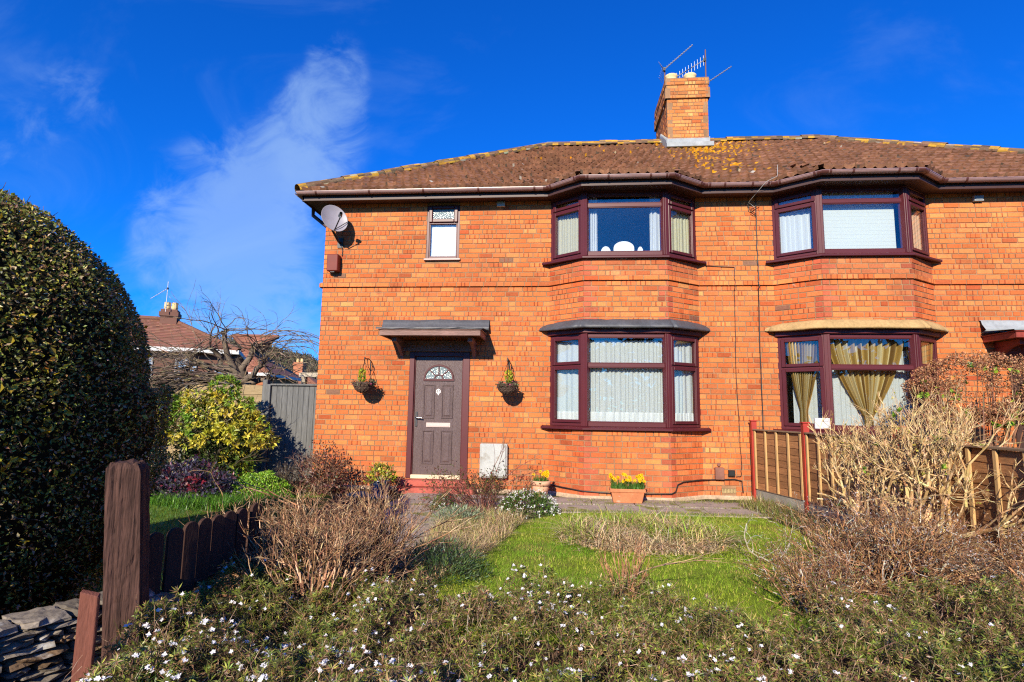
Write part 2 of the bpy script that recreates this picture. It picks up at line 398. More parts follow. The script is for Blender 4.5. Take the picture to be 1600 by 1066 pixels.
# string course: one projecting brick course, runs round the bays
mb = MB(); mm = MB()
seq = [(XL - .03, 0)] + bayp(0) + bayp(1) + [(XR + .03, 0)]
for a, b in zip(seq[:-1], seq[1:]):
    f, w = wallfr(a, b); bricks(mb, f, w, 3.385, 3.475, out=.030, zref=3.384, vivid=1.05)
sweep(mb, seq, [(-.02, 3.390), (.020, 3.390), (.020, 3.471), (-.02, 3.471)], mat=1)
f, w = wallfr((XL - .03, 4.0), (XL - .03, 0)); bricks(mb, f, w, 3.385, 3.475, out=.030, zref=3.384)
mb.build('string_course', [BRICK, MORTAR], house)
# bay brickwork
for side in (0, 1):
    mb = MB(); P = bayp(side)
    for i in range(3):
        f, w = wallfr(P[i], P[i + 1])
        for z0, z1 in ((HB - .03, 1.0), (2.58, 3.385), (3.475, 3.75)):
            bricks(mb, f, w, z0, z1, zref=ZR if z0 < 3.4 else ZU, quoinL=i > 0, quoinR=i < 2, vivid=1.0 if i == 1 else 1.18, phase=i, lo=.38)
            backing(mb, f, w, z0 - .02, z1)
    mb.build('bay_brickwork', [BRICK, MORTAR], house)
# plinth skim
mb = MB(); sweep(mb, [(XL, 0), BW, BA, BB, BC, bayp(1)[0], bayp(1)[1], bayp(1)[2], bayp(1)[3], (XR, 0)], [(0, -.12), (.035, -.12), (.03, -.018), (0.012, -.002), (0, -.002)], col=(.42, .30, .2))
mb.build('plinth', M('plinth_mortar', (.42, .31, .21), .95, .1, noise=(5, .35), fine=(30, .3), bump=(30, .6), spots=[(4, .6, .7, (.2, .13, .09))]), house)
# room shells (floors, walls, ceilings)
mb = MB()
mb.polys([[[XL + .12, 3.2, -.05], [XR - .12, 3.2, -.05], [XR - .12, 3.2, 4.88], [XL + .12, 3.2, 4.88]]])
for z in (.12, 2.42, 2.62, 4.87):
    mb.polys([[[XL + .12, -.0 if z > 4 else .12, z], [XR - .12, -.0 if z > 4 else .12, z], [XR - .12, 3.2, z], [XL + .12, 3.2, z]]])
for x in (XL + .12, -.9, PX - .05, PX + .05, 2 * PX + .9, XR - .12):
    mb.polys([[[x, .12, -.05], [x, 3.2, -.05], [x, 3.2, 4.88], [x, .12, 4.88]]])
for side in (0, 1):
    P = bayp(side); ins = [(P[0][0], .12), (P[0][0] + .03, .0), (P[1][0] + .03, P[1][1] + .1), (P[2][0] - .03, P[2][1] + .1), (P[3][0] - .03, .0), (P[3][0], .12)]
    for z in (1.0, 2.56, 3.72): mb.add([(x, y, z) for x, y in ins], [tuple(range(6))])
mb.build('room_shell', PLASTER, house)

# ---- windows
def window_facet(fr, W, z0, z1, zt, opener, frame, sashes, panes, jl=.06, jr=.06, n=-.03):
    """outer frame, transom and (for side lights) proud opening sashes; panes as separate boxes"""
    t = .055
    for a, b, c, d in ((0, jl, z0, z1), (W - jr, W, z0, z1), (jl, W - jr, z0, z0 + t + .012), (jl, W - jr, z1 - t, z1), (jl, W - jr, zt - .03, zt + .03)):
        frame.box(a, b, n - .06, n + .012, c, d, fr=fr)
    for za, zb in ((z0 + t + .012, zt - .03), (zt + .03, z1 - t)):
        a, b = jl, W - jr
        if opener:
            s = .05; p = .036; sashes.append(MB()); sash = sashes[-1]
            for x0, x1, c, d in ((a - .016, a + s - .01, za - .016, zb + .016), (b - s + .01, b + .016, za - .016, zb + .016), (a + s - .01, b - s + .01, za - .016, za + s - .016), (a + s - .01, b - s + .01, zb - s + .016, zb + .016)):
                sash.box(x0, x1, n + .0125, n + p, c, d, fr=fr)
            for x0, x1, c, d in ((a, a + s - .012, za, zb), (b - s + .012, b, za, zb), (a + s - .012, b - s + .012, za, za + s - .018), (a + s - .012, b - s + .012, zb - s + .018, zb)):
                sash.box(x0, x1, n - .05, n + .0120, c, d, fr=fr)
            a, b, za, zb = a + s - .012, b - s + .012, za + s - .018, zb - s + .018
            pn = n + .0
        else:
            g = .014
            for x0, x1, c, d in ((a, a + g, za, zb), (b - g, b, za, zb), (a + g, b - g, za, za + g), (a + g, b - g, zb - g, zb)):
                frame.box(x0, x1, n - .05, n + .002, c, d, fr=fr)
            a, b, za, zb = a + g, b - g, za + g, zb - g; pn = n - .012
        panes.append((fr, a, b, za, zb, pn))
def bay_window(side, z0, z1, zt, head=None):
    P = bayp(side); frame = MB(); panes = []; sash = []
    for i in range(3):
        f, w = wallfr(P[i], P[i + 1])
        window_facet(f, w, z0 + .055, z1, zt, i != 1, frame, sash, panes, jl=.06 if i else .085, jr=.06 if i < 2 else .085)
    for c, dv in ((P[1], (-.46, -.85) if True else 0), (P[2], (.46, -.85))):   # corner posts
        d = np.array(dv); d /= np.linalg.norm(d); f = Fr((c[0] - d[0] * .012, c[1] - d[1] * .012, 0), (-d[1], d[0], 0), (d[0], d[1], 0))
        frame.box(-.058, .058, -.10, .004, z0 + .055, z1 + .001, fr=f); frame.box(-.026, .026, .004, .014, z0 + .055, z1 - .002, fr=f)
    if head: sweep(frame, [(P[0][0], .0)] + list(P[1:3]) + [(P[3][0], .0)], [(-.07, z1 + .002), (.0, z1 + .002), (.035, z1 + .012), (.035, head), (-.07, head)])
    else: sweep(frame, [(P[0][0], .0)] + list(P[1:3]) + [(P[3][0], .0)], [(-.07, z1 + .002), (-.012, z1 + .002), (-.012, z1 + .07), (-.07, z1 + .07)])
    w_ = frame.build('bay_window', UPVC, house, bevel=.004)
    for sm_ in sash: sm_.build('casement', UPVC2, w_, bevel=.006)
    sm = MB(); e = .09
    sweep(sm, [(P[0][0] - e, .0)] + [P[0]] * 0 + [(P[1][0], P[1][1]), (P[2][0], P[2][1])] + [(P[3][0] + e, .0)], [(-.09, z0 + .053), (-.09, z0 + .012), (.03, z0), (.065, z0), (.065, z0 + .03), (.02, z0 + .053)])
    sm.build('sill', UPVC2, w_, bevel=.004)
    for f, a, b, za, zb, pn in panes:
        g = MB(); g.box(a - .002, b + .002, pn - .006, pn, za - .002, zb + .002, fr=f); g.build('pane', GLASS, w_)
for side in (0, 1):
    bay_window(side, 3.75, 4.88, 4.66)
    bay_window(side, 1.0, 2.47 + .055, 2.02, head=2.60)
# small landing window
fr = Fr((SW[0], 0, 0), (1, 0, 0), (0, -1, 0)); w = SW[1] - SW[0]; f_ = MB(); z0, z1 = SW[2] + .03, SW[3]
for a, b, c, d in ((0, .045, z0, z1), (w - .045, w, z0, z1), (.045, w - .045, z0, z0 + .05), (.045, w - .045, z1 - .04, z1), (.045, w - .045, 4.52, 4.56)):
    f_.box(a, b, -.09, -.012, c, d, fr=fr)
for a, b, c, d in ((.045, .065, z0 + .05, 4.52), (w - .065, w - .045, z0 + .05, 4.52)): f_.box(a, b, -.09, -.022, c, d, fr=fr)
w_ = f_.build('window', UPVC, house, bevel=.004)
s_ = MB()
for a, b, c, d in ((.035, .10, 4.545, z1 - .02), (w - .10, w - .035, 4.545, z1 - .02), (.10, w - .10, 4.545, 4.61), (.10, w - .10, z1 - .07, z1 - .02)): s_.box(a, b, -.011, .02, c, d, fr=fr)
s_.build('casement', UPVC2, w_, bevel=.010)
g = MB(); g.box(.10, w - .10, -.03, -.02, 4.61, z1 - .07, fr=fr); g.build('pane', OBSC, w_)
g = MB(); g.box(.06, w - .06, -.045, -.04, z0 + .045, 4.525, fr=fr); tag(g.build('pane', GLASS, w_), 'clear pane with a white blind close behind it')
s_ = MB(); s_.box(-.03, w + .03, -.09, .045, SW[2] - .005, SW[2] + .03, fr=fr); s_.build('sill', GUTTER, w_, bevel=.006)
# ---- lead / buff roofs over ground floor bays
for side, mat, name, lab in ((0, LEAD, 'bay_roof', 'dark grey lead roof over the ground floor bay'), (1, SAND, 'bay_roof', 'buff painted roof over the ground floor bay')):
    P = bayp(side); rows = []
    T = [(P[0][0] - .14, -.0), (P[0][0] - .02, -.055), (P[1][0] - .05, P[1][1] - .02), (P[1][0] + .05, P[1][1] - .035), ((P[1][0] + P[2][0]) / 2, P[1][1] - .035), (P[2][0] - .05, P[2][1] - .035), (P[2][0] + .05, P[2][1] - .02), (P[3][0] + .02, -.055), (P[3][0] + .14, -.0)]
    dense = []
    for (a, b) in zip(T[:-1], T[1:]):
        for t in np.linspace(0, 1, 7)[:-1]: dense.append((a[0] * (1 - t) + b[0] * t, a[1] * (1 - t) + b[1] * t))
    dense.append(T[-1]); D = np.array(dense); cen = np.array([(P[0][0] + P[3][0]) / 2, .12])
    prof = [(-.03, 2.755), (.02, 2.745), (.06, 2.715), (.105, 2.655), (.125, 2.625), (.12, 2.600), (.07, 2.604), (-.03, 2.604)]
    tip = np.minimum(1, np.minimum(np.arange(len(D)), np.arange(len(D))[::-1]) / 9.)
    V = np.zeros((len(D), len(prof), 3))
    for i, p in enumerate(D):
        d = p - cen; d[0] *= .55; d /= np.linalg.norm(d)
        wob = 1 + .10 * math.sin(i * 1.3) + rng.normal(0, .03)
        for j, (n, z) in enumerate(prof):
            nn = n * (.25 + .75 * tip[i]) * wob
            zz = 2.64 + (z - 2.64) * (.35 + .65 * tip[i]) + rng.normal(0, .003)
            V[i, j] = (p[0] + d[0] * nn, p[1] + d[1] * nn, zz)
    mb = MB(); mb.grid(V, close=True); k = len(prof)
    mb._f(k, np.array([np.arange(k)]), (1, 1, 1), 0); mb._f(k, np.array([np.arange(k)[::-1]]) + (len(D) - 1) * k, (1, 1, 1), 0)
    tag(mb.build(name, mat, house, smooth=True), lab)
# ---- roof
PITCH = math.atan2(7.80 - 5.035, 4.25); TA = math.tan(PITCH); YE, ZE = -.37, 5.035
def tilt(fr_o, u_dir, s_dir, n_dir): return lambda P: A3(*fr_o) + np.asarray(P)[..., 0:1] * A3(*u_dir) + np.asarray(P)[..., 2:3] * A3(*s_dir) + np.asarray(P)[..., 1:2] * A3(*n_dir)
def lichen(P, n):
    c = pick([(.20, .092, .050), (.17, .078, .043), (.23, .108, .060), (.13, .064, .038)], [4, 3, 3, 1], n, .06, .03); c = c * .6 + .4 * A3(.19, .088, .048)
    x, y, z = P[:, 0], P[:, 1], P[:, 2]
    amt = .50 * np.exp(-((x - 3.05) / .55) ** 2) * np.clip(1.25 - (3.6 - y) / 3.4, 0, 1) * (y > .3) + .03 * (y > 3.0) + .35 * np.exp(-((x - 3.9) / .5) ** 2 - ((y - 3.2) / .8) ** 2) + .03 * np.exp(-((x - 1.5) / 2) ** 2) * (y > 2)
    amt = amt * (.15 + 1.6 * vnoise(P, 1.1, 3)); m = rng.random(n) < amt
    c[m] = pick([(.56, .27, .01), (.46, .21, .01), (.34, .17, .03), (.42, .33, .2)], [4, 4, 2, .3], m.sum(), .15, .05)
    w = rng.random(n) < .0015; c[w] = (.36, .33, .27)
    mo = rng.random(n) < .03; c[mo] = (.09, .06, .04)
    return c
def tile_slope(mb, fr, slen, ufun, gauge=.30, roll=.15, du=.0375, tn=.046):
    nc = int(math.ceil(slen / gauge))
    for k in range(nc):
        s0 = k * gauge; s1 = min(s0 + gauge + .01, slen); sm = min((s0 + s1) / 2, slen)
        a, b = ufun(sm)
        if b - a < .1: continue
        U = np.arange(a, b + du, du); ph = (k % 2) * roll / 2
        prof = .016 * np.cos((U + ph) * 2 * np.pi / roll) + .006 * np.cos((U + ph) * 4 * np.pi / roll) + rng.normal(0, .0015, len(U))
        til = np.floor((U + ph) / roll).astype(int); jit = np.random.default_rng(k).normal(0, .004, til.max() - til.min() + 2)[til - til.min()]
        rows = [np.stack([U, prof - .012, np.full_like(U, s0)], -1), np.stack([U, prof + tn + jit, np.full_like(U, s0) + jit], -1),
                np.stack([U, prof + tn * .5 + jit * .5, np.full_like(U, (s0 + s1) / 2)], -1), np.stack([U, prof * .9, np.full_like(U, s1)], -1)]
        V = fr(np.array(rows)); cen = (V[:-1, :-1] + V[1:, 1:]) / 2
        tj = np.random.default_rng(k + 77).normal(1, .13, til.max() - til.min() + 2)[til - til.min()][:-1]; col = lichen(cen.reshape(-1, 3), cen.shape[0] * cen.shape[1]) * np.tile(np.clip(tj, .6, 1.5), cen.shape[0])[:, None]
        mb.grid(V, col)
cp, sp_ = math.cos(PITCH), math.sin(PITCH); XE0, XE1 = XL - .44, XR + .44; SL = 4.27 / cp
mb = MB()
tile_slope(mb, tilt((XE0, YE, ZE), (1, 0, 0), (0, cp, sp_), (0, -sp_, cp)), SL, lambda s: (s * cp, XE1 - XE0 - s * cp))
tile_slope(mb, tilt((XE0, YE + 8.54, ZE), (0, -1, 0), (cp, 0, sp_), (-sp_, 0, cp)), SL, lambda s: (s * cp, 8.54 - s * cp), du=.05)
tile_slope(mb, tilt((XE1, YE, ZE), (0, 1, 0), (-cp, 0, sp_), (sp_, 0, cp)), SL, lambda s: (s * cp, 8.54 - s * cp), du=.05)
RZ = ZE + 4.27 * TA
mb.polys([[[XE1, YE + 8.54, ZE], [XE0, YE + 8.54, ZE], [XE0 + 4.27, YE + 4.27, RZ], [XE1 - 4.27, YE + 4.27, RZ]]], (.2, .09, .05))
# flatter tiled aprons over the bays
for side in (0, 1):
    P = bayp(side); o = .37
    F0 = np.array([P[1][0] - .06, P[1][1] - o, ZE + .012]); F1 = np.array([P[2][0] + .06, P[2][1] - o, ZE + .012])
    yb = .62; zb = ZE + (yb - YE) * TA + .012
    sd = np.array([0, yb - F0[1], zb - F0[2]]); sl = np.linalg.norm(sd); sd /= sl; nd = np.array([0, -sd[2], sd[1]])
    L0, L1 = P[0][0] - .02 , P[3][0] + .02
    tile_slope(mb, tilt(F0, (1, 0, 0), sd, nd), sl, lambda s: (-.30 * 0 - .0, F1[0] - F0[0]), gauge=.27)
    for sg, Fp, Lx in ((-1, F0, L0), (1, F1, L1)):
        top = np.array([Fp[0], yb, zb]); E = np.array([Lx, YE - .0, ZE + .03])
        a, b = (E, Fp) if sg < 0 else (Fp, E)
        ud = (b - a); ul = np.linalg.norm(ud); ud /= ul; w_ = top - a; s_ = w_ - ud * (w_ @ ud); h = np.linalg.norm(s_); s_ /= h; nn = np.cross(ud, s_); tu = float(w_ @ ud)
        tile_slope(mb, tilt(a, ud, s_, nn), h, lambda s: (tu * s / h, ul + (tu - ul) * s / h), gauge=.27)
roof = mb.build('roof', TILE, house, smooth='auto')
# ridge and hip tiles
mb = MB()
def ridge(a, b, r=.115, L=.42):
    a, b = np.array(a, float), np.array(b, float); d = b - a; n = int(np.linalg.norm(d) / L); d /= np.linalg.norm(d)
    sd = np.cross(d, (0, 0, 1)); sd /= np.linalg.norm(sd); up = np.cross(sd, d); Ln = np.linalg.norm(b - a) / n
    for i in range(n):
        th = np.linspace(-.1 * math.pi, 1.1 * math.pi, 10); V = []; j = rng.normal(0, .008)
        for q, rr in ((-.0, r), (.33, r), (.66, r), (1.0, r * .94)):
            c = a + d * (i + q) * Ln; V.append(c + rr * (np.cos(th)[:, None] * sd + (np.sin(th)[:, None] * .85 - .25) * up) + up * j)
        V = np.array(V); m = 27; P = np.tile(V.mean((0, 1)), (m, 1)) + rng.normal(0, .2, (m, 3))
        c = pick([(.17, .10, .06), (.12, .08, .05), (.40, .22, .03), (.30, .18, .04), (.34, .30, .22)], [4, 3, 2.0, 1.5, .3], m, .2, .05)
        mb.grid(V, c)
hz = .05
ridge((XE0 + .03, YE + .03, ZE + hz), (XE0 + 4.27, YE + 4.27, RZ + hz)); ridge((XE1 - .03, YE + .03, ZE + hz), (XE1 - 4.27, YE + 4.27, RZ + hz))
ridge((XE0 + 4.27, YE + 4.27, RZ + hz), (XE1 - 4.27, YE + 4.27, RZ + hz))
ridge((XE0 + .03, YE + 8.51, ZE + hz), (XE0 + 4.27, YE + 4.27, RZ + hz))
mb.build('ridge_tiles', TILE, roof, smooth=True)
# fascia, soffit, gutter follow the bays
def eave_path(off):
    pts = [(XL - off - .09, -off)]
    for side in (0, 1):
        P = bayp(side); k = off * .30
        pts += [(P[0][0] - k * .4, -off), (P[1][0] - k * .55, P[1][1] - off), (P[2][0] + k * .55, P[2][1] - off), (P[3][0] + k * .4, -off)]
    return pts + [(XR + off + .09, -off)]
mb = MB(); ep = eave_path(.25); sweep(mb, ep, [(-.022, EZ - .02), (0, EZ - .02), (0, EZ + .115), (-.022, EZ + .115)])
sweep(mb, [(XL - .34, 8.3), (XL - .34, -.25)], [(-.022, EZ - .02), (0, EZ - .02), (0, EZ + .115), (-.022, EZ + .115)])
sweep(mb, [ep[0], *ep[1:]], [(.0, EZ - .02), (.012, EZ - .02), (.012, EZ - .004), (.0, EZ - .004)])
mb.build('fascia', SOFFIT, house, bevel=.003)
mb = MB()
sweep(mb, ep, [(-.27, EZ), (-.020, EZ), (-.020, EZ + .012), (-.27, EZ + .012)]); sweep(mb, [(XL - .34, 8.3), (XL - .34, -.23)], [(-.34, EZ - .0005), (-.02, EZ - .0005), (-.02, EZ + .011), (-.34, EZ + .011)])
mb.build('soffit', SOFFIT, house)
GJ = M('dark_gutter_joint', (.085, .028, .022), .4, .4)
def half_round(r, t=.004, k=9, sq=.85):
    th = np.linspace(math.pi, 2 * math.pi, k); a = [(r * math.cos(x), r * math.sin(x) * sq) for x in th]; b = [((r - t) * math.cos(x), (r - t) * math.sin(x) * sq) for x in th[::-1]]
    return a + b
gp = eave_path(.315); gz = EZ + .112
mb = MB(); sweep(mb, gp, [(n, gz + z) for n, z in half_round(.058)])
lip = [(.052, gz - .004), (.062, gz - .004), (.062, gz + .008), (.052, gz + .008)]; sweep(mb, gp, lip)
sweep(mb, [(XL - .405, 8.3), (XL - .405, -.315)], [(n, gz - .001 + z) for n, z in half_round(.058)])
gut = mb.build('gutter', GUTTER, house)
for a, b in zip(gp[:-1], gp[1:]):
    a, b = np.array(a), np.array(b); L = np.linalg.norm(b - a); d = (b - a) / L
    for s in (np.arange(.35, L, .95) if L > 2 else ([.10, L - .10] if L < .9 else [.10, L * .3, L - .35, L - .10])):
        q = a + d * s; br = MB(); sweep(br, [q - d * .016, q + d * .016], [(n, gz + z) for n, z in half_round(.064, .008)])
        sweep(br, [q - d * .016, q + d * .016], [(.050, gz - .005), (.066, gz - .005), (.066, gz + .012), (.050, gz + .012)]); br.build('gutter_bracket', GJ, gut)
for p, q, r_ in zip(gp[:-2], gp[1:-1], gp[2:]):
    p, q, r_ = map(np.array, (p, q, r_)); d0 = (q - p) / np.linalg.norm(q - p); d1 = (r_ - q) / np.linalg.norm(r_ - q); br = MB()
    sweep(br, [q - d0 * .07, q, q + d1 * .07], [(n, gz + z) for n, z in half_round(.063, .006)]); br.build('gutter_joint', GJ, gut)
# short downpipe offset on the flank, and flank wall hood
mb = MB(); mb.path([(XL - .37, .25, EZ + .06), (XL - .37, .25, EZ - .10), (XL - .08, .30, EZ - .33), (XL - .06, .30, EZ - .5), (XL - .06, .30, .0)], .034, k=10); mb.build('downpipe', SOFFIT, house, smooth=True)
mb = MB(); mb.box(XL - .09, XL, 1.2, 1.9, 2.70, 2.83); mb.box(XL - .06, XL, 1.25, 1.85, 2.62, 2.70); mb.build('side_window_hood', LEAD, house, bevel=.01)
# vents under eaves
for x, z, mt in ((-1.05, 4.845, METER), (6.72, 4.80, LEADPALE)):
    mb = MB(); mb.box(x - .07, x + .07, -.06, -.005, z - .045, z + .045); mb.box(x - .05, x + .05, -.066, -.06, z - .03, z + .03); mb.build('eaves_vent', mt, house, bevel=.006)
# air brick
mb = MB(); mb.box(VENT[0] + .004, VENT[1] - .004, .004, .03, VENT[2] + .003, VENT[3] - .003, col=(.03, .025, .02))
for i in range(10): mb.box(VENT[0] + .006 + i * .0225, VENT[0] + .014 + i * .0225, -.004, .004, VENT[2] + .003, VENT[3] - .003, col=(.45, .33, .16))
for i in range(4): mb.box(VENT[0] + .004, VENT[1] - .004, -.0025, .003, VENT[2] + .003 + i * .019, VENT[2] + .009 + i * .019, col=(.45, .33, .16))
mb.build('air_brick', TINT, house)
# ---- chimney
cx0, cx1, cy0, cy1 = 2.44, 3.37, 3.15, 4.65
mb = MB(); zt = 9.02
for f, w in ((wallfr((cx0, cy0), (cx1, cy0))), (wallfr((cx0, cy1), (cx0, cy0))), (wallfr((cx1, cy0), (cx1, cy1)))):
    for za, zb, o in ((7.25, 8.54, 0), (8.54, 8.785, .045), (8.785, 8.87, .02), (8.87, zt, .035)):
        bricks(mb, f, w, za, zb, out=o, zref=7.25, vivid=.78); mb.box(-o if o else 0, w + o, o - .12, o - .008, za, zb, mat=1, fr=f)
mb.box(cx0 - .03, cx1 + .03, cy0 - .02, cy1, zt, zt + .03, mat=1)
ch = mb.build('chimney', [BRICK, MORTAR], house)
mb = MB(); mb.box(cx0 - .02, cx1 + .02, cy0 - .03, cy0 + .1, 7.30, 7.56); mb.box(cx0 - .06, cx1 + .06, cy0 - .20, cy0 - .02, 7.28, 7.39)
for i in range(6): mb.box(cx0 - .03, cx0, cy0 - .0 + i * .14, cy0 + .14 + i * .14, 7.36 + i * .09, 7.60 + i * .09); mb.box(cx1, cx1 + .03, cy0 + i * .14, cy0 + .14 + i * .14, 7.36 + i * .09, 7.60 + i * .09)
mb.build('lead_flashing', LEADPALE, ch, bevel=.006)
for i, (x, y) in enumerate(((2.62, 3.5), (3.06, 3.5), (3.27, 4.2))):
    mb = MB(); mb.lathe([(.12, .02), (.15, .03), (.155, .1), (.14, .15), (.135, .24), (.15, .26), (.15, .30), (.125, .30), (.11, .1)], (x, y, zt), 18, col=(.62, .48, .26)); mb.build('chimney_pot', TINT, ch, smooth=True)
# ---- door
fr = Fr((DR[0], 0, 0), (1, 0, 0), (0, -1, 0)); W = DR[1] - DR[0]
mb = MB(); z0, z1 = .205, 2.25
mb.box(0, .085, -.10, .012, .14, z1, fr=fr); mb.box(W - .115, W, -.10, .012, .14, z1, fr=fr); mb.box(.085, W - .115, -.10, .0115, z1 - .07, z1, fr=fr)
mb.box(.085, .10, -.10, -.02, .14, z1 - .07, fr=fr); mb.box(W - .13, W - .115, -.10, -.02, .14, z1 - .07, fr=fr)
dframe = mb.build('door_frame', UPVC, house, bevel=.005)
mb = MB(); mb.box(.085, W - .115, -.08, .03, .135, .20, fr=fr); mb.build('threshold', M('pale_threshold', (.62, .5, .33), .4, .4, noise=(5, .15)), dframe, bevel=.008)
dl, dr_ = .103, W - .133; dw = dr_ - dl; dz0, dz1 = .205, 2.178
mb = MB(); mb.box(dl, dr_, -.085, -.042, dz0, dz1, fr=fr)
def raised(a, b, c, d):
    for (p, n0, n1, i0, i1) in ((0, -.0419, -.036, 0, .012), (0, -.036, -.036, .012, .03)):
        pass
    V = [[a, -.0418, c], [b, -.0418, c], [b, -.0418, d], [a, -.0418, d]]
    rings = [(0, -.0418), (.006, -.026), (.016, -.026), (.026, -.0415), (.034, -.0415), (.060, -.027)]
    Vs = [[[a + i, n, c + i], [b - i, n, c + i], [b - i, n, d - i], [a + i, n, d - i]] for i, n in rings]
    mb.grid(fr(np.array(Vs)), close=True); mb.polys(fr(np.array([Vs[-1]])))
st = .145; mid = .115; pw = (dw - 2 * st - mid) / 2
for a in (dl + st, dl + st + pw + mid): raised(a, a + pw, 1.13, 1.70); raised(a, a + pw, .37, .93)
# stile and rail joints
for q in (dl + st - .004, dr_ - st + .002): mb.box(q, q + .003, -.042, -.0405, dz0, dz1, fr=fr)
door = mb.build('front_door', DOORM, house, bevel=.002)
mb = MB(); cu, cz, ro, ri = (dl + dr_) / 2, 1.80, .265, .225
th = np.linspace(0, math.pi, 25); k = .92
for n0, n1, o, i in ((-.0425, -.022, ro, ri),):
    rings = [[(cu + r * math.cos(t), n, cz + r * k * math.sin(t)) for t in th] for r, n in ((o, n0), (o - .008, n1), (i + .008, n1), (i, n0))]
    mb.grid(fr(np.array(rings)))
mb.box(cu - ro, cu + ro, -.0425, -.021, cz - .035, cz, fr=fr)
for t in (45, 90, 135):
    t = R(t); c, s = math.cos(t), math.sin(t); wv = .009
    mb.prism([(cu + .07 * c - wv * s, cz + .07 * k * s + wv * c), (cu + .07 * c + wv * s, cz + .07 * k * s - wv * c), (cu + ri * c + wv * s, cz + ri * k * s - wv * c), (cu + ri * c - wv * s, cz + ri * k * s + wv * c)], -.0405, -.026, fr=fr)
rings = [[(cu + r * math.cos(t), n, cz + r * k * math.sin(t)) for t in th] for r, n in ((.082, -.0405), (.082, -.025), (.062, -.025), (.062, -.0405))]
mb.grid(fr(np.array(rings))); mb.build('fanlight_frame', UPVC2, door)
mb = MB(); mb.prism([(cu + (ri + .006) * math.cos(t), cz + (ri + .006) * k * math.sin(t)) for t in th], -.0425, -.038, fr=fr); mb.build('fanlight_pane', OBSC, door)
mb = MB(); mb.box(dl + .21, dr_ - .21 + .03, -.042, -.028, .985, 1.06, fr=fr); mb.box(dl + .23, dr_ - .20, -.028, -.022, 1.0, 1.045, fr=fr); mb.build('letterbox', M('pale_gold_letterbox', (.62, .5, .45), .3, .5, metal=.3), door, bevel=.006)
mb = MB(); mb.box(dl + .02, dl + .055, -.042, -.030, .99, 1.24, fr=fr)
mb.path(fr(np.array([[dl + .037, -.03, 1.14], [dl + .037, .02, 1.14], [dl + .06, .026, 1.142], [dl + .15, .024, 1.135]])), .011, k=8)
mb.build('door_handle', CHROME, door, bevel=.004)
mb = MB(); hx = [(cu + .043 * math.cos(R(a)), 1.585 + .046 * math.sin(R(a))) for a in range(30, 390, 60)]
mb.prism(hx, -.0415, -.033, fr=fr); mb.prism([(cu - .012, 1.545), (cu, 1.515), (cu + .012, 1.545)], -.0415, -.034, fr=fr); plq = mb.build('number_plaque', M('white_enamel', (.78, .74, .72), .25, .5), door)
tc = bpy.data.curves.new('door_number', 'FONT'); tc.body = '67'; tc.size = .062; tc.align_x = 'CENTER'; tc.align_y = 'CENTER'; tc.extrude = .001; tc.offset = .0012
to = bpy.data.objects.new('door_number', tc); COL.objects.link(to); to.rotation_euler = (R(90), 0, 0); to.location = (DR[0] + cu, .0322, 1.586); tc.materials.append(BLACKM)
me = bpy.data.meshes.new_from_object(to.evaluated_get(bpy.context.evaluated_depsgraph_get())); t2 = bpy.data.objects.new('door_number', me); COL.objects.link(t2)
t2.matrix_world = to.matrix_world.copy(); t2.rotation_euler = (R(90), 0, 0); bpy.data.objects.remove(to)
t2.parent = door; t2.location = Vector((DR[0] + cu, .0322, 1.586))
if not me.materials: me.materials.append(BLACKM)
# door step
mb = MB(); mb.box(-2.60, -1.50, -.20, .0, .03, .128); mb.box(-2.67, -1.38, -.36, .0, -.1, .028); mb.build('door_step', STEP, house, bevel=.012)
# neighbour door (out of frame mostly)
fr2 = Fr((DR2[0], 0, 0), (1, 0, 0), (0, -1, 0)); mb = MB()
mb.box(0, .1, -.1, .01, .13, 2.25, fr=fr2); mb.box(.92, 1.02, -.1, .01, .13, 2.25, fr=fr2); mb.box(.1, .92, -.1, .0095, 2.17, 2.25, fr=fr2); mb.box(.1, .92, -.09, -.05, .13, 2.17, fr=fr2)
for a in (.22, .56): mb.box(a, a + .24, -.05, -.035, .4, 1.0, fr=fr2); mb.box(a, a + .24, -.05, -.035, 1.2, 1.9, fr=fr2)
mb.build('back_boarded_door', DARKWOOD, house, bevel=.006).name = 'neighbour_door'
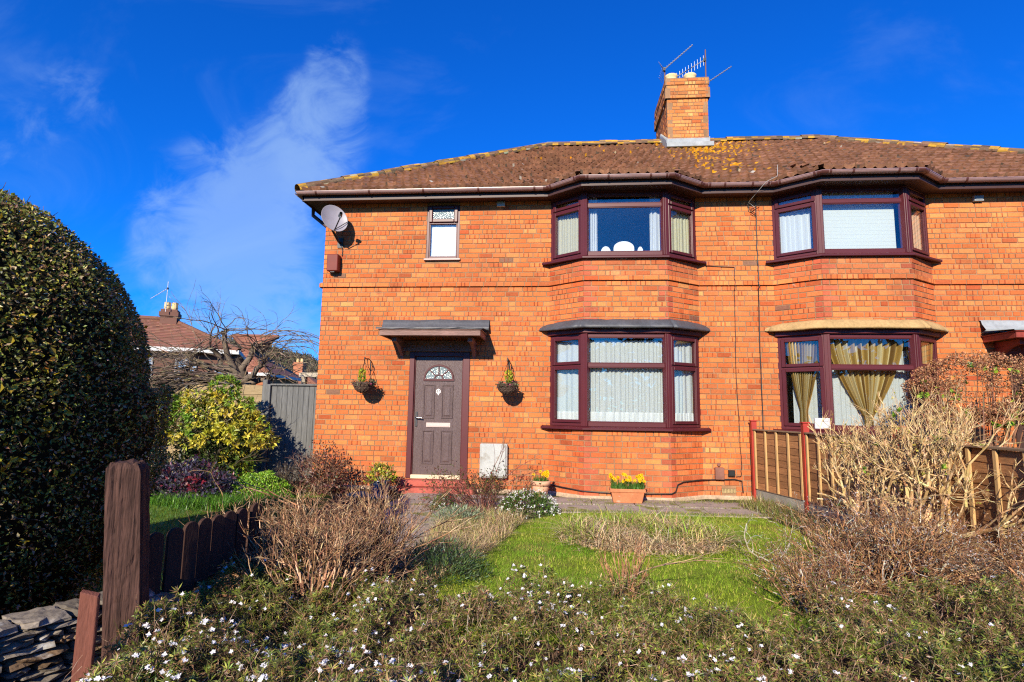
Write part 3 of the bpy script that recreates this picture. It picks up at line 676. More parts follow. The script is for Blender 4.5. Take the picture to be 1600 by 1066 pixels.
# canopies
def canopy(x0, x1, tm, roofm, name, lab, d=.66):
    mb = MB()
    mb.box(x0, x1, -d, -d + .03, 2.452, 2.54); mb.box(x0, x0 + .03, -d + .03, -.005, 2.452, 2.54); mb.box(x1 - .03, x1, -d + .03, -.005, 2.452, 2.54)
    mb.box(x0 + .03, x1 - .03, -d + .03, -.005, 2.50, 2.52)
    mb.box(x0 - .02, x1 + .02, -d - .02, -.005, 2.541, 2.556)
    mb.box(x0 + .22, x1 - .22, -.035, -.004, 2.262, 2.45)
    o = tag(mb.build('canopy', tm, house, bevel=.005), lab)
    for x in (x0 + .16, x1 - .23):
        b = MB(); b.box(x, x + .075, -.50, -.005, 2.375, 2.45)
        V = [];
        for t in np.linspace(0, 1, 9):
            yy = -.42 + .39 * t; zz = 2.375 - .19 * (t ** 1.7); V.append((yy, zz))
        poly = [(-.42, 2.3745)] + [(yy, zz - .004) for yy, zz in V] + [(-.005, 2.13), (-.005, 2.3745)]
        P = [[xx, yy, zz] for xx in (x + .01, x + .065) for yy, zz in poly]; k = len(poly)
        b.add(P, [tuple(range(k)), tuple(range(2 * k - 1, k - 1, -1))] + [(i, i + k, (i + 1) % k + k, (i + 1) % k) for i in range(k)])
        b.build('bracket', tm, o, bevel=.004)
    b = MB()
    U = np.linspace(x0 - .05, x1 + .04, 14)
    rows = [[(xx, yy + rng.normal(0, .004), zz + rng.normal(0, .003)) for xx in U] for yy, zz in ((-d - .035, 2.557), (-d - .035, 2.578), (-d * .5, 2.60), (-.10, 2.62))]
    b.grid(np.array(rows)); b.build('canopy_roof', roofm, o)
    U = np.linspace(x0 - (.15 if x0 < 0 else .03), x1 + .06, 14); b = MB()
    rows = [[(xx, yy, zz + rng.normal(0, .005)) for xx in U] for yy, zz in ((-.012, 2.60), (-.14, 2.635), (-.10, 2.68), (-.06, 2.74), (-.045, 2.795), (-.01, 2.81))]
    b.grid(np.array(rows)); b.build('canopy_flashing', roofm, o, smooth=True)
canopy(-2.91, -1.27, CAN, LEAD, 'canopy', 'brown timber porch canopy with lead roof over the dark front door')
canopy(6.62, 8.45, CANR, LEADPALE, 'canopy', 'red timber porch canopy with pale lead roof at the far house')

# ------------------------------------------------------------------ fittings on the wall
def cable(P, r, label, mat=BLACKM, name='wall_cable'):
    mb = MB(); mb.path(P, r, k=6); return tag(mb.build(name, mat, smooth=True), label, 'cable')
def wob(pts, n=8, a=.004):
    out = []
    for p, q in zip(pts[:-1], pts[1:]):
        for t in np.linspace(0, 1, n)[:-1]: out.append(np.array(p) * (1 - t) + np.array(q) * t + np.array([rng.normal(0, a), 0, rng.normal(0, a * .3)]))
    return out + [np.array(pts[-1])]
cable(wob([(3.245, -.012, 4.9), (3.24, -.012, 3.9), (3.235, -.03, 3.47), (3.235, -.04, 3.37), (3.23, -.012, 3.3), (3.22, -.012, 1.0)]), .009, 'dark telephone cable running down the brick between the two bays')
cable(wob([(2.40, -.012, 3.72), (2.86, -.012, 3.70), (2.86, -.012, 3.5), (2.86, -.038, 3.45), (2.86, -.038, 3.37), (2.85, -.012, 3.3), (2.83, -.012, 1.8), (2.87, -.012, .6), (2.86, -.012, .30), (2.78, -.012, .29)]), .006, 'thin cable dropping to the small black box beside the fence')
cable([(-.2, -.03, .11), (.0, -.19, .09), (.35, -.445, .065), (.8, -.45, .045), (1.3, -.45, .05), (1.69, -.45, .06), (1.76, -.40, .09), (1.80, -.37, .19), (1.9, -.30, .225), (2.25, -.05, .235), (2.4, -.03, .24), (2.75, -.025, .255), (2.86, -.025, .23), (2.875, -.025, .05)], .009, 'black cable looping along the foot of the left bay', BLACKM)
cable([(3.245, -.02, 4.70), (3.10, -.1, 4.78), (3.28, -.42, 5.0), (3.45, -.44, 5.08), (3.75, .3, 5.60)], .0035, 'pale wire rising from the wall over the gutter to the roof', METER)
mb = MB()
for a, b in (((3.24, -.02, 4.60), (3.12, -.06, 4.68)), ((3.12, -.06, 4.68), (3.10, -.03, 4.80)), ((3.24, -.02, 4.56), (3.14, -.05, 4.64)), ((3.14, -.05, 4.66), (3.3, -.05, 4.76))): mb.tubes([a], [b], .006, .005, k=6)
tag(mb.build('cable_bracket', BLACKM), 'small dark wire bracket under the eaves between the bays', 'bracket')
mb = MB(); mb.box(2.445, 2.585, -.075, -.002, .245, .435); mb.prism([(2.515 + .03 * math.cos(a), .475 + .03 * math.sin(a)) for a in np.linspace(0, 6.28, 13)[:-1]], -.03, -.002)
tag(mb.build('junction_box', M('brown_box_plastic', (.2, .085, .06), .5, .4, noise=(8, .3)), bevel=.008), 'brown box with a round tap on the wall right of the bay', 'utility box')
mb = MB(); mb.box(2.655, 2.755, -.05, -.002, .30, .395); mb.box(2.67, 2.74, -.056, -.05, .31, .385); tag(mb.build('socket_box', BLACKM, bevel=.006), 'small square black socket box above the air brick', 'utility box')
t = thing('alarm_box', 'red brown alarm box on the wall under the satellite dish', 'alarm', (-3.98, 0, 3.80))
mb = MB(); mb.box(-4.085, -3.885, -.145, -.01, 3.655, 3.955); mb.build('cover', M('red_brown_alarm_plastic', (.15, .022, .014), .5, .25, noise=(6, .15)), t, bevel=.012)
mb = MB(); mb.box(-4.07, -3.90, -.02, -.002, 3.67, 3.94); mb.box(-4.02, -3.95, -.12, -.03, 3.635, 3.655); mb.build('back_plate', BLACKM, t)
# meter box
t = thing('meter_box', 'pale grey electricity meter box on the wall right of the front door', 'meter box', (-1.09, 0, .19))
mb = MB(); mb.box(-1.32, -.865, -.10, -.002, .185, .735); mb.build('case', METER, t, bevel=.014)
mb = MB(); mb.box(-1.295, -.89, -.118, -.1005, .21, .71); mb.build('lid', METER, t, bevel=.01)
mb = MB(); mb.prism([(-.93 + .014 * math.cos(a), .46 + .014 * math.sin(a)) for a in np.linspace(0, 6.28, 11)[:-1]], -.124, -.1185); mb.build('lock', BLACKM, t)
# satellite dish
dc = A3(-3.90, -.34, 4.53); dn = A3(.50, -.80, .20); dn /= np.linalg.norm(dn)
t = thing('satellite_dish', 'grey satellite dish on the wall just below the left eaves', 'satellite dish', (-3.91, 0, 4.19))
du = np.cross(A3(0, 0, 1), dn); du /= np.linalg.norm(du); dv = np.cross(dn, du); ca, sa = math.cos(R(28)), math.sin(R(28)); du, dv = du * ca + dv * sa, -du * sa + dv * ca
mb = MB(); rr = np.linspace(0.001, 1, 9); th = np.arange(36) * 2 * np.pi / 36
def dishgrid(off): return np.array([[dc + du * (.205 * r * math.cos(a)) + dv * (.25 * r * math.sin(a)) + dn * (.055 * r * r - .055 + off) for a in th] for r in rr])
mb.grid(dishgrid(0), close=True); mb.grid(dishgrid(-.008), close=True)
e = np.array([[dc + du * (q * .205 * math.cos(a)) + dv * (q * .25 * math.sin(a)) + dn * o for a in th] for q, o in ((1, 0), (1.03, .006), (1.03, -.01), (1, -.008))]); mb.grid(e, close=True)
mb.build('reflector', DISH, t, smooth=True)
mb = MB(); wp = A3(-3.91, -.0, 4.19); bk = dc - dn * .13
mb.path([wp + A3(0, -.01, 0), wp + A3(0, -.10, 0), bk + A3(0, 0, -.16), bk], .022, k=8); mb.box(-3.96, -3.86, -.02, -.002, 4.10, 4.28); mb.tubes([bk], [dc - dn * .068], .05, .05, k=8)
mb.build('wall_mount', BLACKM, t)
low = dc - dv * .235 * .9 + du * .04; ln = dc + dn * .30 - dv * .10
mb = MB(); mb.path([dc - A3(0, 0, .22) - dn * .02, dc - A3(0, 0, .25) + dn * .12, ln - A3(0, 0, .04)], .011, k=6); mb.tubes([dc - dv * .20 - du * .12], [dc - dv * .14 + du * .17 + dn * .02], .007, .007, k=5); mb.build('arm', BLACKM, t)
mb = MB(); mb.tubes([ln + dn * .05], [ln - dn * .05], .026, .034, k=10); mb.tubes([ln - A3(0, 0, .06)], [ln], .016, .016, k=8); mb.build('receiver', M('lnb_plastic', (.1, .11, .13), .5, .4), t)
cable(wob([(-3.885, -.03, 4.2), (-3.87, -.015, 4.05), (-3.865, -.015, 3.95)], 4), .006, 'short black cable between the dish mount and the alarm box')
# aerials
def yagi(mast_b, mast_t, b0, b1, n, el, label, vert=True, refl=False, mcol=RUST):
    t = thing('tv_aerial', label, 'aerial', mast_b)
    mb = MB(); mb.tubes([mast_b], [mast_t], .017, .014, k=8); mb.build('mast', mcol, t)
    mb = MB(); b0, b1 = A3(*b0), A3(*b1); mb.tubes([b0], [b1], .012, .010, k=6); mb.build('boom', METAL, t)
    mb = MB(); d = (b1 - b0) / np.linalg.norm(b1 - b0); ax = A3(0, 0, 1) if vert else np.cross(d, A3(0, 0, 1)); ax /= np.linalg.norm(ax)
    for i in range(n):
        q = b0 + (b1 - b0) * (.04 + .94 * i / (n - 1)); e = el * (1 - .35 * i / n); mb.tubes([q - ax * e], [q + ax * e], .006, .006, k=5)
    if refl:
        for s in (-1, 1):
            for i in range(5): q = b0 - d * .02 + A3(0, 0, s * .04 * (i + 1)) - d * .02 * i; mb.tubes([q - ax * .13], [q + ax * .13], .005, .005, k=5)
    mb.build('elements', METAL, t)
    mb = MB(); mt = A3(*mast_t); mb.box(b0[0] - .03, b0[0] + .03, b0[1] - .03, b0[1] + .03, b0[2] - .04, b0[2] + .04); mb.build('clamp', BLACKM, t)
yagi((2.42, 3.45, 8.45), (2.47, 3.45, 9.52), (2.44, 3.42, 9.46), (3.05, 3.1, 9.85), 14, .035, 'left roof aerial with a grid reflector beside the chimney pots', False, True)
yagi((3.43, 3.5, 8.75), (3.44, 3.5, 9.98), (3.42, 3.5, 9.72), (2.72, 3.75, 9.42), 11, .13, 'tall roof aerial with upright rods over the chimney pots', True)
yagi((3.45, 3.66, 8.7), (3.45, 3.66, 9.30), (3.45, 3.64, 9.18), (3.98, 3.3, 9.40), 12, .03, 'low roof aerial pointing right of the chimney', False)

# ------------------------------------------------------------------ curtains and blinds
def drape(path, z0, z1, amp, wl, mat, name, label, cat, cols=((.8, .8, .78),), ztop=None, parent=None, hang=None, n=None):
    """path 2-D polyline; ripples along its length"""
    P = np.array(path, float); seg = np.linalg.norm(P[1:] - P[:-1], axis=1); L = seg.sum(); n = n or int(L / wl * 10); s = np.linspace(0, L, n); cum = np.concatenate([[0], np.cumsum(seg)])
    X = np.interp(s, cum, P[:, 0]); Y = np.interp(s, cum, P[:, 1])
    ph = np.cumsum(1 + .75 * np.sin(s * 7.3 / max(wl * 6, .3) + rng.uniform(0, 6)) * np.sin(s * 3.1 / max(wl * 3, .2)) + rng.normal(0, .15, n)) * (L / n) / wl * 2 * np.pi
    Zs = np.linspace(0, 1, 12); V = []
    for q in Zs:
        a = amp * (.5 + .5 * math.sin(q * 2 + .6)); zt = z1 + (.012 * np.sin(ph * .5) if ztop else 0)
        V.append(np.stack([X + a * .3 * np.cos(ph), Y + a * np.sin(ph), z0 + (zt - z0) * q + 0 * X], -1))
    V = np.array(V); c = np.array(cols)[(np.floor(ph / (2 * np.pi) * 2).astype(int) % len(cols))][:-1]; c = np.tile(c, (len(Zs) - 1, 1))
    mb = MB(); mb.grid(V, c); return tag(mb.build(name, mat, smooth=True), label, cat)
def inset(side, d):
    P = bayp(side); return [(P[0][0] + d * .9, P[0][1] + .01), (P[1][0] + d * .45, P[1][1] + d), (P[2][0] - d * .45, P[2][1] + d), (P[3][0] - d * .9, P[3][1] + .01)]
drape(inset(0, .15), 1.07, 2.43, .016, .085, NETW, 'net_curtain', 'white net curtain filling the ground floor left bay window', 'curtain')
# lace band at its foot
drape([(x, y - .012) for x, y in inset(0, .15)], 1.07, 1.28, .012, .085, net_mat('lace', (.9, .9, .9), .05), 'lace_hem', 'white lace band along the foot of the left bay net curtain', 'curtain')
for a, b, lab in ((.46, .60, 'narrow white curtain at the left of the upper left bay pane'), (1.45, 1.62, 'narrow white curtain at the right of the upper left bay pane')):
    drape([(a, -.26), (b, -.26)], 3.80, 4.86, .022, .06, CLOTH, 'curtain', lab, 'curtain', ((.8, .8, .78), (.7, .7, .7)))
i0 = inset(0, .15)
drape([i0[0], i0[1]], 3.80, 4.60, .014, .07, NETC, 'net_curtain', 'cream net in the left side light of the upper left bay', 'curtain')
drape([i0[2], i0[3]], 3.80, 4.60, .014, .07, NETC, 'net_curtain', 'cream net in the right side light of the upper left bay', 'curtain')
drape([(-.10, .06), (.0, .0)], 3.78, 4.86, .02, .06, CLOTH, 'curtain', 'mustard curtain edge at the far left of the upper left bay', 'curtain', ((.5, .36, .08), (.62, .5, .2)))
drape([(2.08, .0), (2.2, .08)], 3.78, 4.86, .02, .06, CLOTH, 'curtain', 'mustard curtain edge at the far right of the upper left bay', 'curtain', ((.5, .36, .08), (.62, .5, .2)))
i1 = inset(1, .14)
drape([i1[0], i1[1]], 3.80, 4.86, .010, .11, CLOTH, 'vertical_blind', 'white vertical blind in the left side light of the upper right bay', 'blind', ((.82, .83, .82), (.7, .72, .73)))
mb = MB(); mb.box(i1[1][0] + .02, i1[2][0] - .06, -.27, -.265, 3.79, 4.865); U = np.linspace(i1[1][0] + .02, i1[2][0] - .06, 30)
for z in np.arange(3.85, 4.86, .06): mb.box(U[0], U[-1], -.2715, -.2702, z, z + .004)
tag(mb.build('white_blind', M('blind_white', (.60, .61, .56), .7, .2)), 'white slatted blind filling the upper right bay front pane', 'blind')
drape([i1[2], i1[3]], 3.80, 4.86, .010, .11, CLOTH, 'vertical_blind', 'peach tinted blind in the right side light of the upper right bay', 'blind', ((.7, .5, .36), (.6, .42, .3)))
# tied back gold curtains, ground floor right
def swag(xl, xr, y0, xc, zt, zm, zb, label, yr=None):
    n = 90; yr = y0 if yr is None else yr; s = np.linspace(0, 1, n); V = []; ph = s * 2 * np.pi * 11
    for q in np.linspace(0, 1, 26):
        z = zt + (zb - zt) * q; zz = (zt - z) / (zt - zm)
        wd = 1 - .90 * min(zz, 1) ** 1.5 if zz <= 1 else .10 + .10 * (zz - 1)
        cx = (xl + xr) / 2 * (1 - min(zz, 1)) + xc * min(zz, 1)
        x = cx + (s - .5) * (xr - xl) * wd; y = y0 + (yr - y0) * s + .045 * np.sin(ph) * (.35 + .65 * wd)
        V.append(np.stack([x, y, np.full(n, z)], -1))
    c = np.array([(.44, .27, .075), (.38, .22, .055), (.64, .51, .27), (.20, .105, .03), (.58, .43, .20)])[(ph / (2 * np.pi) * 3).astype(int) % 5][:-1]
    mb = MB(); mb.grid(np.array(V), np.tile(c, (25, 1))); return tag(mb.build('tied_curtain', CLOTH, smooth=True), label, 'curtain')
swag(4.16, 5.30, -.235, 4.72, 2.46, 1.25, 1.05, 'gold and cream curtain gathered in the middle of the lower right bay')
swag(3.62, 4.06, -.07, 3.80, 2.46, 1.35, 1.05, 'gold and cream curtain gathered in the left light of the lower right bay', -.24)
swag(5.36, 5.82, -.20, 5.62, 2.46, 1.35, 1.05, 'gold and cream curtain gathered in the right light of the lower right bay', -.05)
drape(inset(1, .26), 1.06, 2.30, .012, .09, NETW, 'net_curtain', 'patterned white lace net behind the gold curtains', 'curtain')
drape([(-2.33, .085), (-1.80, .085)], 3.90, 4.54, .003, .2, M('blind_bright', (.88, .89, .9), .8, .1), 'white_blind', 'plain white blind behind the small upper window', 'blind')
# dressing table mirror back
t = thing('dressing_mirror', 'white backed triple dressing table mirror in the upper left window', 'mirror', (1.04, -.10, 3.8))
for cx_, hw, h in ((.745, .085, .115), (1.045, .17, .20), (1.315, .05, .105)):
    z0 = 3.80; top = 3.93 + h
    poly = [(cx_ - hw, z0)] + [(cx_ - hw * math.cos(a), top - .12 + .12 * math.sin(a)) for a in np.linspace(0, math.pi, 15)] + [(cx_ + hw, z0)]
    mb = MB(); mb.prism(poly, -.12, -.10); mb.build('mirror_leaf', M('mirror_back_white', (.8, .8, .8), .6, .2), t)
# card on neighbour sill
mb = MB(); mb.box(3.50, 3.70, -1.215, -1.19, 1.10, 1.245, col=(.5, .5, .5)); mb.box(3.52, 3.68, -1.219, -1.2155, 1.2, 1.21, col=(.5, .52, .55))
tag(mb.build('white_box', TINT, bevel=.006), 'small white box standing on the fence top by the red post', 'box')

# ------------------------------------------------------------------ GROUND
GZ = -.05
def sheet(name, poly, z, mat, kind='structure', label=None, cat=None, res=None):
    mb = MB(); mb.add([(x, y, z) for x, y in poly], [tuple(range(len(poly)))]); o = mb.build(name, mat); return tag(o, label, cat, None, kind)
sheet('ground', [(-400, -400), (400, -400), (400, 500), (-400, 500)], GZ - .012, GROUND, label='rough earth and grass around the houses', cat='ground')
sheet('lawn', [(.0, -1.75), (.5, -1.55), (2.6, -1.45), (2.75, -2.3), (2.5, -4.2), (2.2, -5.8), (-.9, -5.9), (-1.0, -4.0), (-.5, -2.5)], GZ, LAWN, label='sunlit front lawn below the left bay', cat='lawn')
sheet('side_lawn', [(-9, -.0), (-4.3, -.0), (-3.4, -1.0), (-2.75, -3.6), (-2.3, -5.3), (-3.0, -5.6), (-9, -5.6)], GZ - .002, LAWN, label='shaded lawn left of the picket edging', cat='lawn')
sheet('flower_bed', [(2.7, -1.2), (3.3, -1.0), (4.0, -6.5), (4.0, -9.5), (-6, -9.5), (-6, -5.5), (-2.25, -5.5), (-2.0, -4.4), (-1.2, -5.3), (2.2, -5.6), (2.45, -4)], GZ - .006, SOIL, label='bare soil of the flower bed by the lawn', cat='ground')
sheet('house_bed', [(-4.6, -.02), (-2.7, -.02), (-2.5, -1.2), (-2.5, -4.8), (-2.9, -4.5), (-4.5, -1.6)], GZ - .004, SOIL, label='soil bed by the house corner', cat='ground')
def slabs(name, cells, label):
    mb = MB()
    for x0, x1, y0, y1 in cells: mb.box(x0 + .006, x1 - .006, y0 + .006, y1 - .006, GZ - .02, GZ + .012 + rng.normal(0, .003))
    return tag(mb.build(name, PAVE, bevel=.008), label, 'path', None, 'structure')
cells = []
for j, y in enumerate(np.arange(-.37, -4.8, -1.13)):
    sh = -.13 * j; cells.append((-2.44 - sh, -1.44 - sh, y - 1.135, y))
slabs('path', cells, 'grey concrete path to the front door')
cells = [(x, x + .68, -1.62 + .04 * math.sin(x * 3), -1.02) for x in np.arange(-1.4, 2.9, .68)] + [(x, x + .62, -1.0, -.42) for x in np.arange(-1.4, 2.95, .62)]
slabs('paving', cells, 'worn mossy slabs below the bay window')

# ------------------------------------------------------------------ vegetation helpers
UP = A3(0, 0, 1)
def blades(mb, P, h, w, lean, col, mat=0, seg=2, curl=.6):
    """curved grass blades"""
    n = len(P); h = np.broadcast_to(h, n); w = np.broadcast_to(w, n); a = rng.uniform(0, 2 * np.pi, n)
    D = np.stack([np.cos(a), np.sin(a), 0 * a], -1); Sd = np.stack([-np.sin(a), np.cos(a), 0 * a], -1)
    l = (lean * rng.uniform(.3, 1.4, n))
    def pt(t): return P + UP * (h * t * (1 - .35 * l * t))[:, None] + D * (h * l * t ** (1 + curl))[:, None]
    ts = np.linspace(0, 1, seg + 1)
    for i in range(seg):
        p, q = pt(ts[i]), pt(ts[i + 1]); w0 = (w * (1 - .75 * ts[i]))[:, None]; w1 = (w * (1 - .75 * ts[i + 1]) if i < seg - 1 else w * .12)[:, None]
        mb.polys(np.stack([p - Sd * w0 / 2, p + Sd * w0 / 2, q + Sd * w1 / 2, q - Sd * w1 / 2], 1), col, mat)
def scatter(n, poly):
    P = np.array(poly); lo, hi = P.min(0), P.max(0); out = []
    tot = 0
    while tot < n:
        q = rng.uniform(lo, hi, (n * 2, 2)); ins = np.zeros(len(q), bool); j = len(P) - 1
        for i in range(len(P)):
            c = ((P[i, 1] > q[:, 1]) != (P[j, 1] > q[:, 1])) & (q[:, 0] < (P[j, 0] - P[i, 0]) * (q[:, 1] - P[i, 1]) / (P[j, 1] - P[i, 1] + 1e-12) + P[i, 0]); ins ^= c; j = i
        out.append(q[ins]); tot += ins.sum()
    return np.concatenate(out)[:n]
def xyz(q, z): return np.concatenate([q, np.broadcast_to(z, len(q))[:, None]], 1)
class Twigs:
    """random branching stems collected as tube segments"""
    def __init__(s): s.A, s.B, s.ra, s.rb, s.tips, s.tdir, s.mid = [], [], [], [], [], [], []
    def grow(s, p, d, L, r, depth, nseg=5, wig=.18, grav=0., split=(2, 3), ang=.6, short=.62, rr=.62, up=0., side=.9):
        p = np.array(p, float); d = np.array(d, float); d /= np.linalg.norm(d); st = L / nseg; r0 = r
        for i in range(nseg):
            d = d + rng.normal(0, wig, 3) + UP * (up - grav); d /= np.linalg.norm(d); q = p + d * st; r1 = r0 * (1 - .45 * (i + 1) / nseg)
            s.A.append(p); s.B.append(q); s.ra.append(r); s.rb.append(r1); s.mid.append((q, d, depth)); p, r = q, r1
            if depth > 0 and i >= nseg * .3 and rng.random() < side * .5:
                a = rng.normal(0, 1, 3); a -= d * (a @ d); a /= np.linalg.norm(a); dd = d * math.cos(ang) + a * math.sin(ang)
                s.grow(p, dd, L * short * rng.uniform(.6, 1.1), r * rr, depth - 1, max(3, nseg - 1), wig, grav, split, ang, short, rr, up, side)
        if depth > 0:
            for _ in range(rng.integers(split[0], split[1] + 1)):
                a = rng.normal(0, 1, 3); a -= d * (a @ d); a /= np.linalg.norm(a); an = ang * rng.uniform(.4, 1.1); dd = d * math.cos(an) + a * math.sin(an)
                s.grow(p, dd, L * short * rng.uniform(.7, 1.15), r * rr / .75, depth - 1, max(3, nseg - 1), wig, grav, split, ang, short, rr, up, side)
        else: s.tips.append(p); s.tdir.append(d)
    def mesh(s, mb, cols, probs, k=3, v=.25, mat=0):
        n = len(s.A); mb.tubes(s.A, s.B, np.array(s.ra), np.array(s.rb), pick(cols, probs, n, v, .06), k, mat)
    def arr(s): return np.array([m[0] for m in s.mid]), np.array([m[1] for m in s.mid]), np.array([m[2] for m in s.mid])
def vplane(n, D):
    """random normals"""
    return rdir(n)

# lawn blades (short, mown)
q = scatter(60000, [(.0, -1.75), (.5, -1.6), (2.6, -1.5), (2.75, -2.3), (2.5, -4.2), (2.2, -5.8), (-.9, -5.9), (-1.0, -4.0), (-.55, -2.5)])
pt = vnoise(xyz(q, 0), .55, 5); pt2 = vnoise(xyz(q, 0), 1.7, 8)
g1, g2, g3 = A3(.15, .29, .018), A3(.29, .34, .028), A3(.44, .38, .09)
c = g1 + (g2 - g1) * np.clip(pt * 1.4 - .2, 0, 1)[:, None]; m = rng.random(len(q)) < .10 + .35 * (pt2 > .66); c[m] = g3
c = c * (1 + rng.normal(0, .22, (len(q), 1))); mb = MB()
blades(mb, xyz(q, GZ), rng.uniform(.015, .04, len(q)), .0045, 1.0, np.clip(c, .01, 1), seg=1)
tag(mb.build('grass', DULL), 'short mown grass blades of the sunlit lawn', 'grass', None, 'stuff')
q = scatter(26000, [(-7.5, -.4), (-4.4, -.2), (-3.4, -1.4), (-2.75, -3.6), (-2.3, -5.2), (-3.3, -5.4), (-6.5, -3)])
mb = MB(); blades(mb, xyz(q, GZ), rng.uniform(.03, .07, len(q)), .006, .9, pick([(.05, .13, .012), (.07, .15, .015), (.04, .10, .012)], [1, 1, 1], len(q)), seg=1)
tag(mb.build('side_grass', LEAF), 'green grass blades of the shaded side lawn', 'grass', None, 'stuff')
# moss and weeds in the slab joints
q = np.concatenate([scatter(2600, [(-1.2, -1.7), (2.9, -1.62), (2.95, -1.45), (-1.2, -1.5)]), scatter(900, [(1.2, -.62), (2.95, -.15), (2.95, -.42), (1.3, -.9)]), scatter(500, [(.1, -.56), (1.3, -.56), (1.3, -.78), (.1, -.8)]), scatter(500, [(0, -1.08), (2.9, -1.08), (2.9, -.98), (0, -.98)])])
mb = MB(); blades(mb, xyz(q, GZ + .008), rng.uniform(.012, .05, len(q)), .006, .9, pick([(.16, .22, .02), (.22, .22, .04), (.3, .26, .1)], [3, 2, 2], len(q)), seg=1)
tag(mb.build('weeds', LEAF), 'mossy weeds along the slab edges by the bay', 'weeds', None, 'stuff')

# dry ornamental grass clump on the lawn
q = scatter(4600, [(.88 + .88 * math.cos(a), -3.10 + .66 * math.sin(a)) for a in np.linspace(0, 6.28, 24)])
rad = np.hypot((q[:, 0] - .88) / 1.0, (q[:, 1] + 3.15) / .8); gn = (vnoise(xyz(q, 0), .8, 21) > .47) | (q[:, 0] > 1.45)
c = pick([(.62, .46, .26), (.52, .38, .2), (.68, .54, .34), (.40, .27, .14)], [3, 3, 2, 2], len(q)); gi = gn & (rng.random(len(q)) < .62) & (q[:, 1] > -3.45)
c[gi] = pick([(.20, .32, .03), (.30, .38, .05), (.42, .42, .09)], [3, 2, 2], gi.sum())
mb = MB(); hgt = rng.uniform(.18, .42, len(q)) * (1 - .4 * rad) * (.6 + .8 * vnoise(xyz(q, 0), 1.1, 23)) * np.where(gi, 1.05, .85); n0 = len(q)
hq = xyz(q, GZ); blades(mb, hq, hgt, .012, 1.35, c, seg=3, curl=.9)
q2 = scatter(900, [(.88 + 1.02 * math.cos(a), -3.25 + .80 * math.sin(a)) for a in np.linspace(0, 6.28, 24)])
L = rng.uniform(.08, .22, len(q2)); a = rng.uniform(0, 6.28, len(q2)); mb.leaves(xyz(q2, GZ + rng.uniform(.03, .10, len(q2))), np.stack([np.cos(a), np.sin(a), rng.uniform(-.2, .25, len(q2))], -1), np.tile(UP, (len(q2), 1)), L, .007, pick([(.52, .40, .22), (.42, .30, .15), (.6, .48, .3)], [3, 2, 2], len(q2)))
tag(mb.build('ornamental_grass', DULL), 'half dead clump of tan and green grass in the middle of the lawn', 'grass clump')

# dry grass verge right of the path
q = scatter(8500, [(-1.42, -2.2), (-.45, -2.35), (-.55, -3.2), (-.75, -4.2), (-1.0, -5.0), (-1.55, -5.2), (-1.35, -3.6)])
c = pick([(.60, .45, .25), (.48, .33, .18), (.32, .31, .08), (.34, .22, .13), (.22, .28, .06)], [4, 3, 2, 2, 1.5], len(q))
mb = MB(); blades(mb, xyz(q, GZ), rng.uniform(.06, .2, len(q)) * (.6 + .8 * vnoise(xyz(q, 0), .9, 2)), .007, 1.3, c, seg=2)
tag(mb.build('dry_verge', DULL), 'straggly dry grass between the path and the lawn', 'dry grass', None, 'stuff')

# ------------------------------------------------------------------ clipped hedge, left
HC = A3(-3.97, -6.30, 1.43)
def hedge_pt(d, k=1.0):
    p = np.where(d[:, 2:3] > 0, 1.85, 2.6)
    r = (np.abs(d[:, 0:1] / 1.29) ** p + np.abs(d[:, 1:2] / 1.35) ** p + np.abs(d[:, 2:3] / np.where(d[:, 2:3] > 0, 1.30, 1.80)) ** p) ** (-1 / p)
    return HC + d * r * k
hd = thing('clipped_hedge', 'huge clipped dome shaped evergreen hedge at the left edge', 'hedge', (HC[0], HC[1], GZ))
n = 62000; d = rdir(n * 3); d = d[(d[:, 0] * .80 - d[:, 1] * .60 > -.25)][:n]; n = len(d)
P = hedge_pt(d); bumps = vnoise(P, 1.3, 4) - .5; P = HC + (P - HC) * (1 + .035 * bumps[:, None] - np.abs(rng.normal(0, .022, (n, 1)))); ok = P[:, 2] > GZ; P, d = P[ok], d[ok]; n = len(P)
Nn = d * .6 + rdir(n) + A3(-.1, -.35, .15); Dd = rdir(n) + d * .3
c = pick([(.13, .15, .025), (.20, .20, .03), (.075, .09, .02), (.25, .15, .065), (.38, .32, .045), (.48, .35, .19)], [4, 3, 3, 3, 1.7, 1.4], n, .3, .1)
mb = MB(); mb.leaves(P, Dd, Nn, rng.uniform(.015, .034, n), rng.uniform(.010, .018, n), c, fold=.08)
cl = A3(-3.05, -6.85, 1.35); m = np.where(np.linalg.norm(P - cl, axis=1) < .5)[0]; m = m[rng.random(len(m)) < .05]; m = np.concatenate([m, rng.choice(n, 260)])
mb.leaves(P[m] + d[m] * .012, Dd[m], d[m], .048, .026, pick([(.42, .30, .012), (.34, .30, .02), (.45, .2, .02)], [3, 3, 1], len(m)), fold=.08)
mb.build('foliage', LEAF, hd)
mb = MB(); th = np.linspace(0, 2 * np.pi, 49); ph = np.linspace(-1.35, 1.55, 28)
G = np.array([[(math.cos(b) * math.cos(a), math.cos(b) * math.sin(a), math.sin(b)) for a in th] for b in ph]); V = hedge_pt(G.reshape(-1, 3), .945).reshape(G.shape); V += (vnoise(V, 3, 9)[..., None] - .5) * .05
mb.grid(V, (1, 1, 1)); mb.build('shade_core', M('hedge_shade_core', (.016, .014, .007), .95, .05, fine=(60, .6), bump=(60, 1)), hd)  # near-black shell, the shade between the leaves put into its colour
Tw = Twigs()
for _ in range(260):
    dd = rdir(1); 
    if dd[0, 0] * .8 - dd[0, 1] * .6 < -.1: continue
    p = hedge_pt(dd, .97)[0]; Tw.grow(p, dd[0] + rng.normal(0, .5, 3), rng.uniform(.06, .13), .0025, 0, 3)
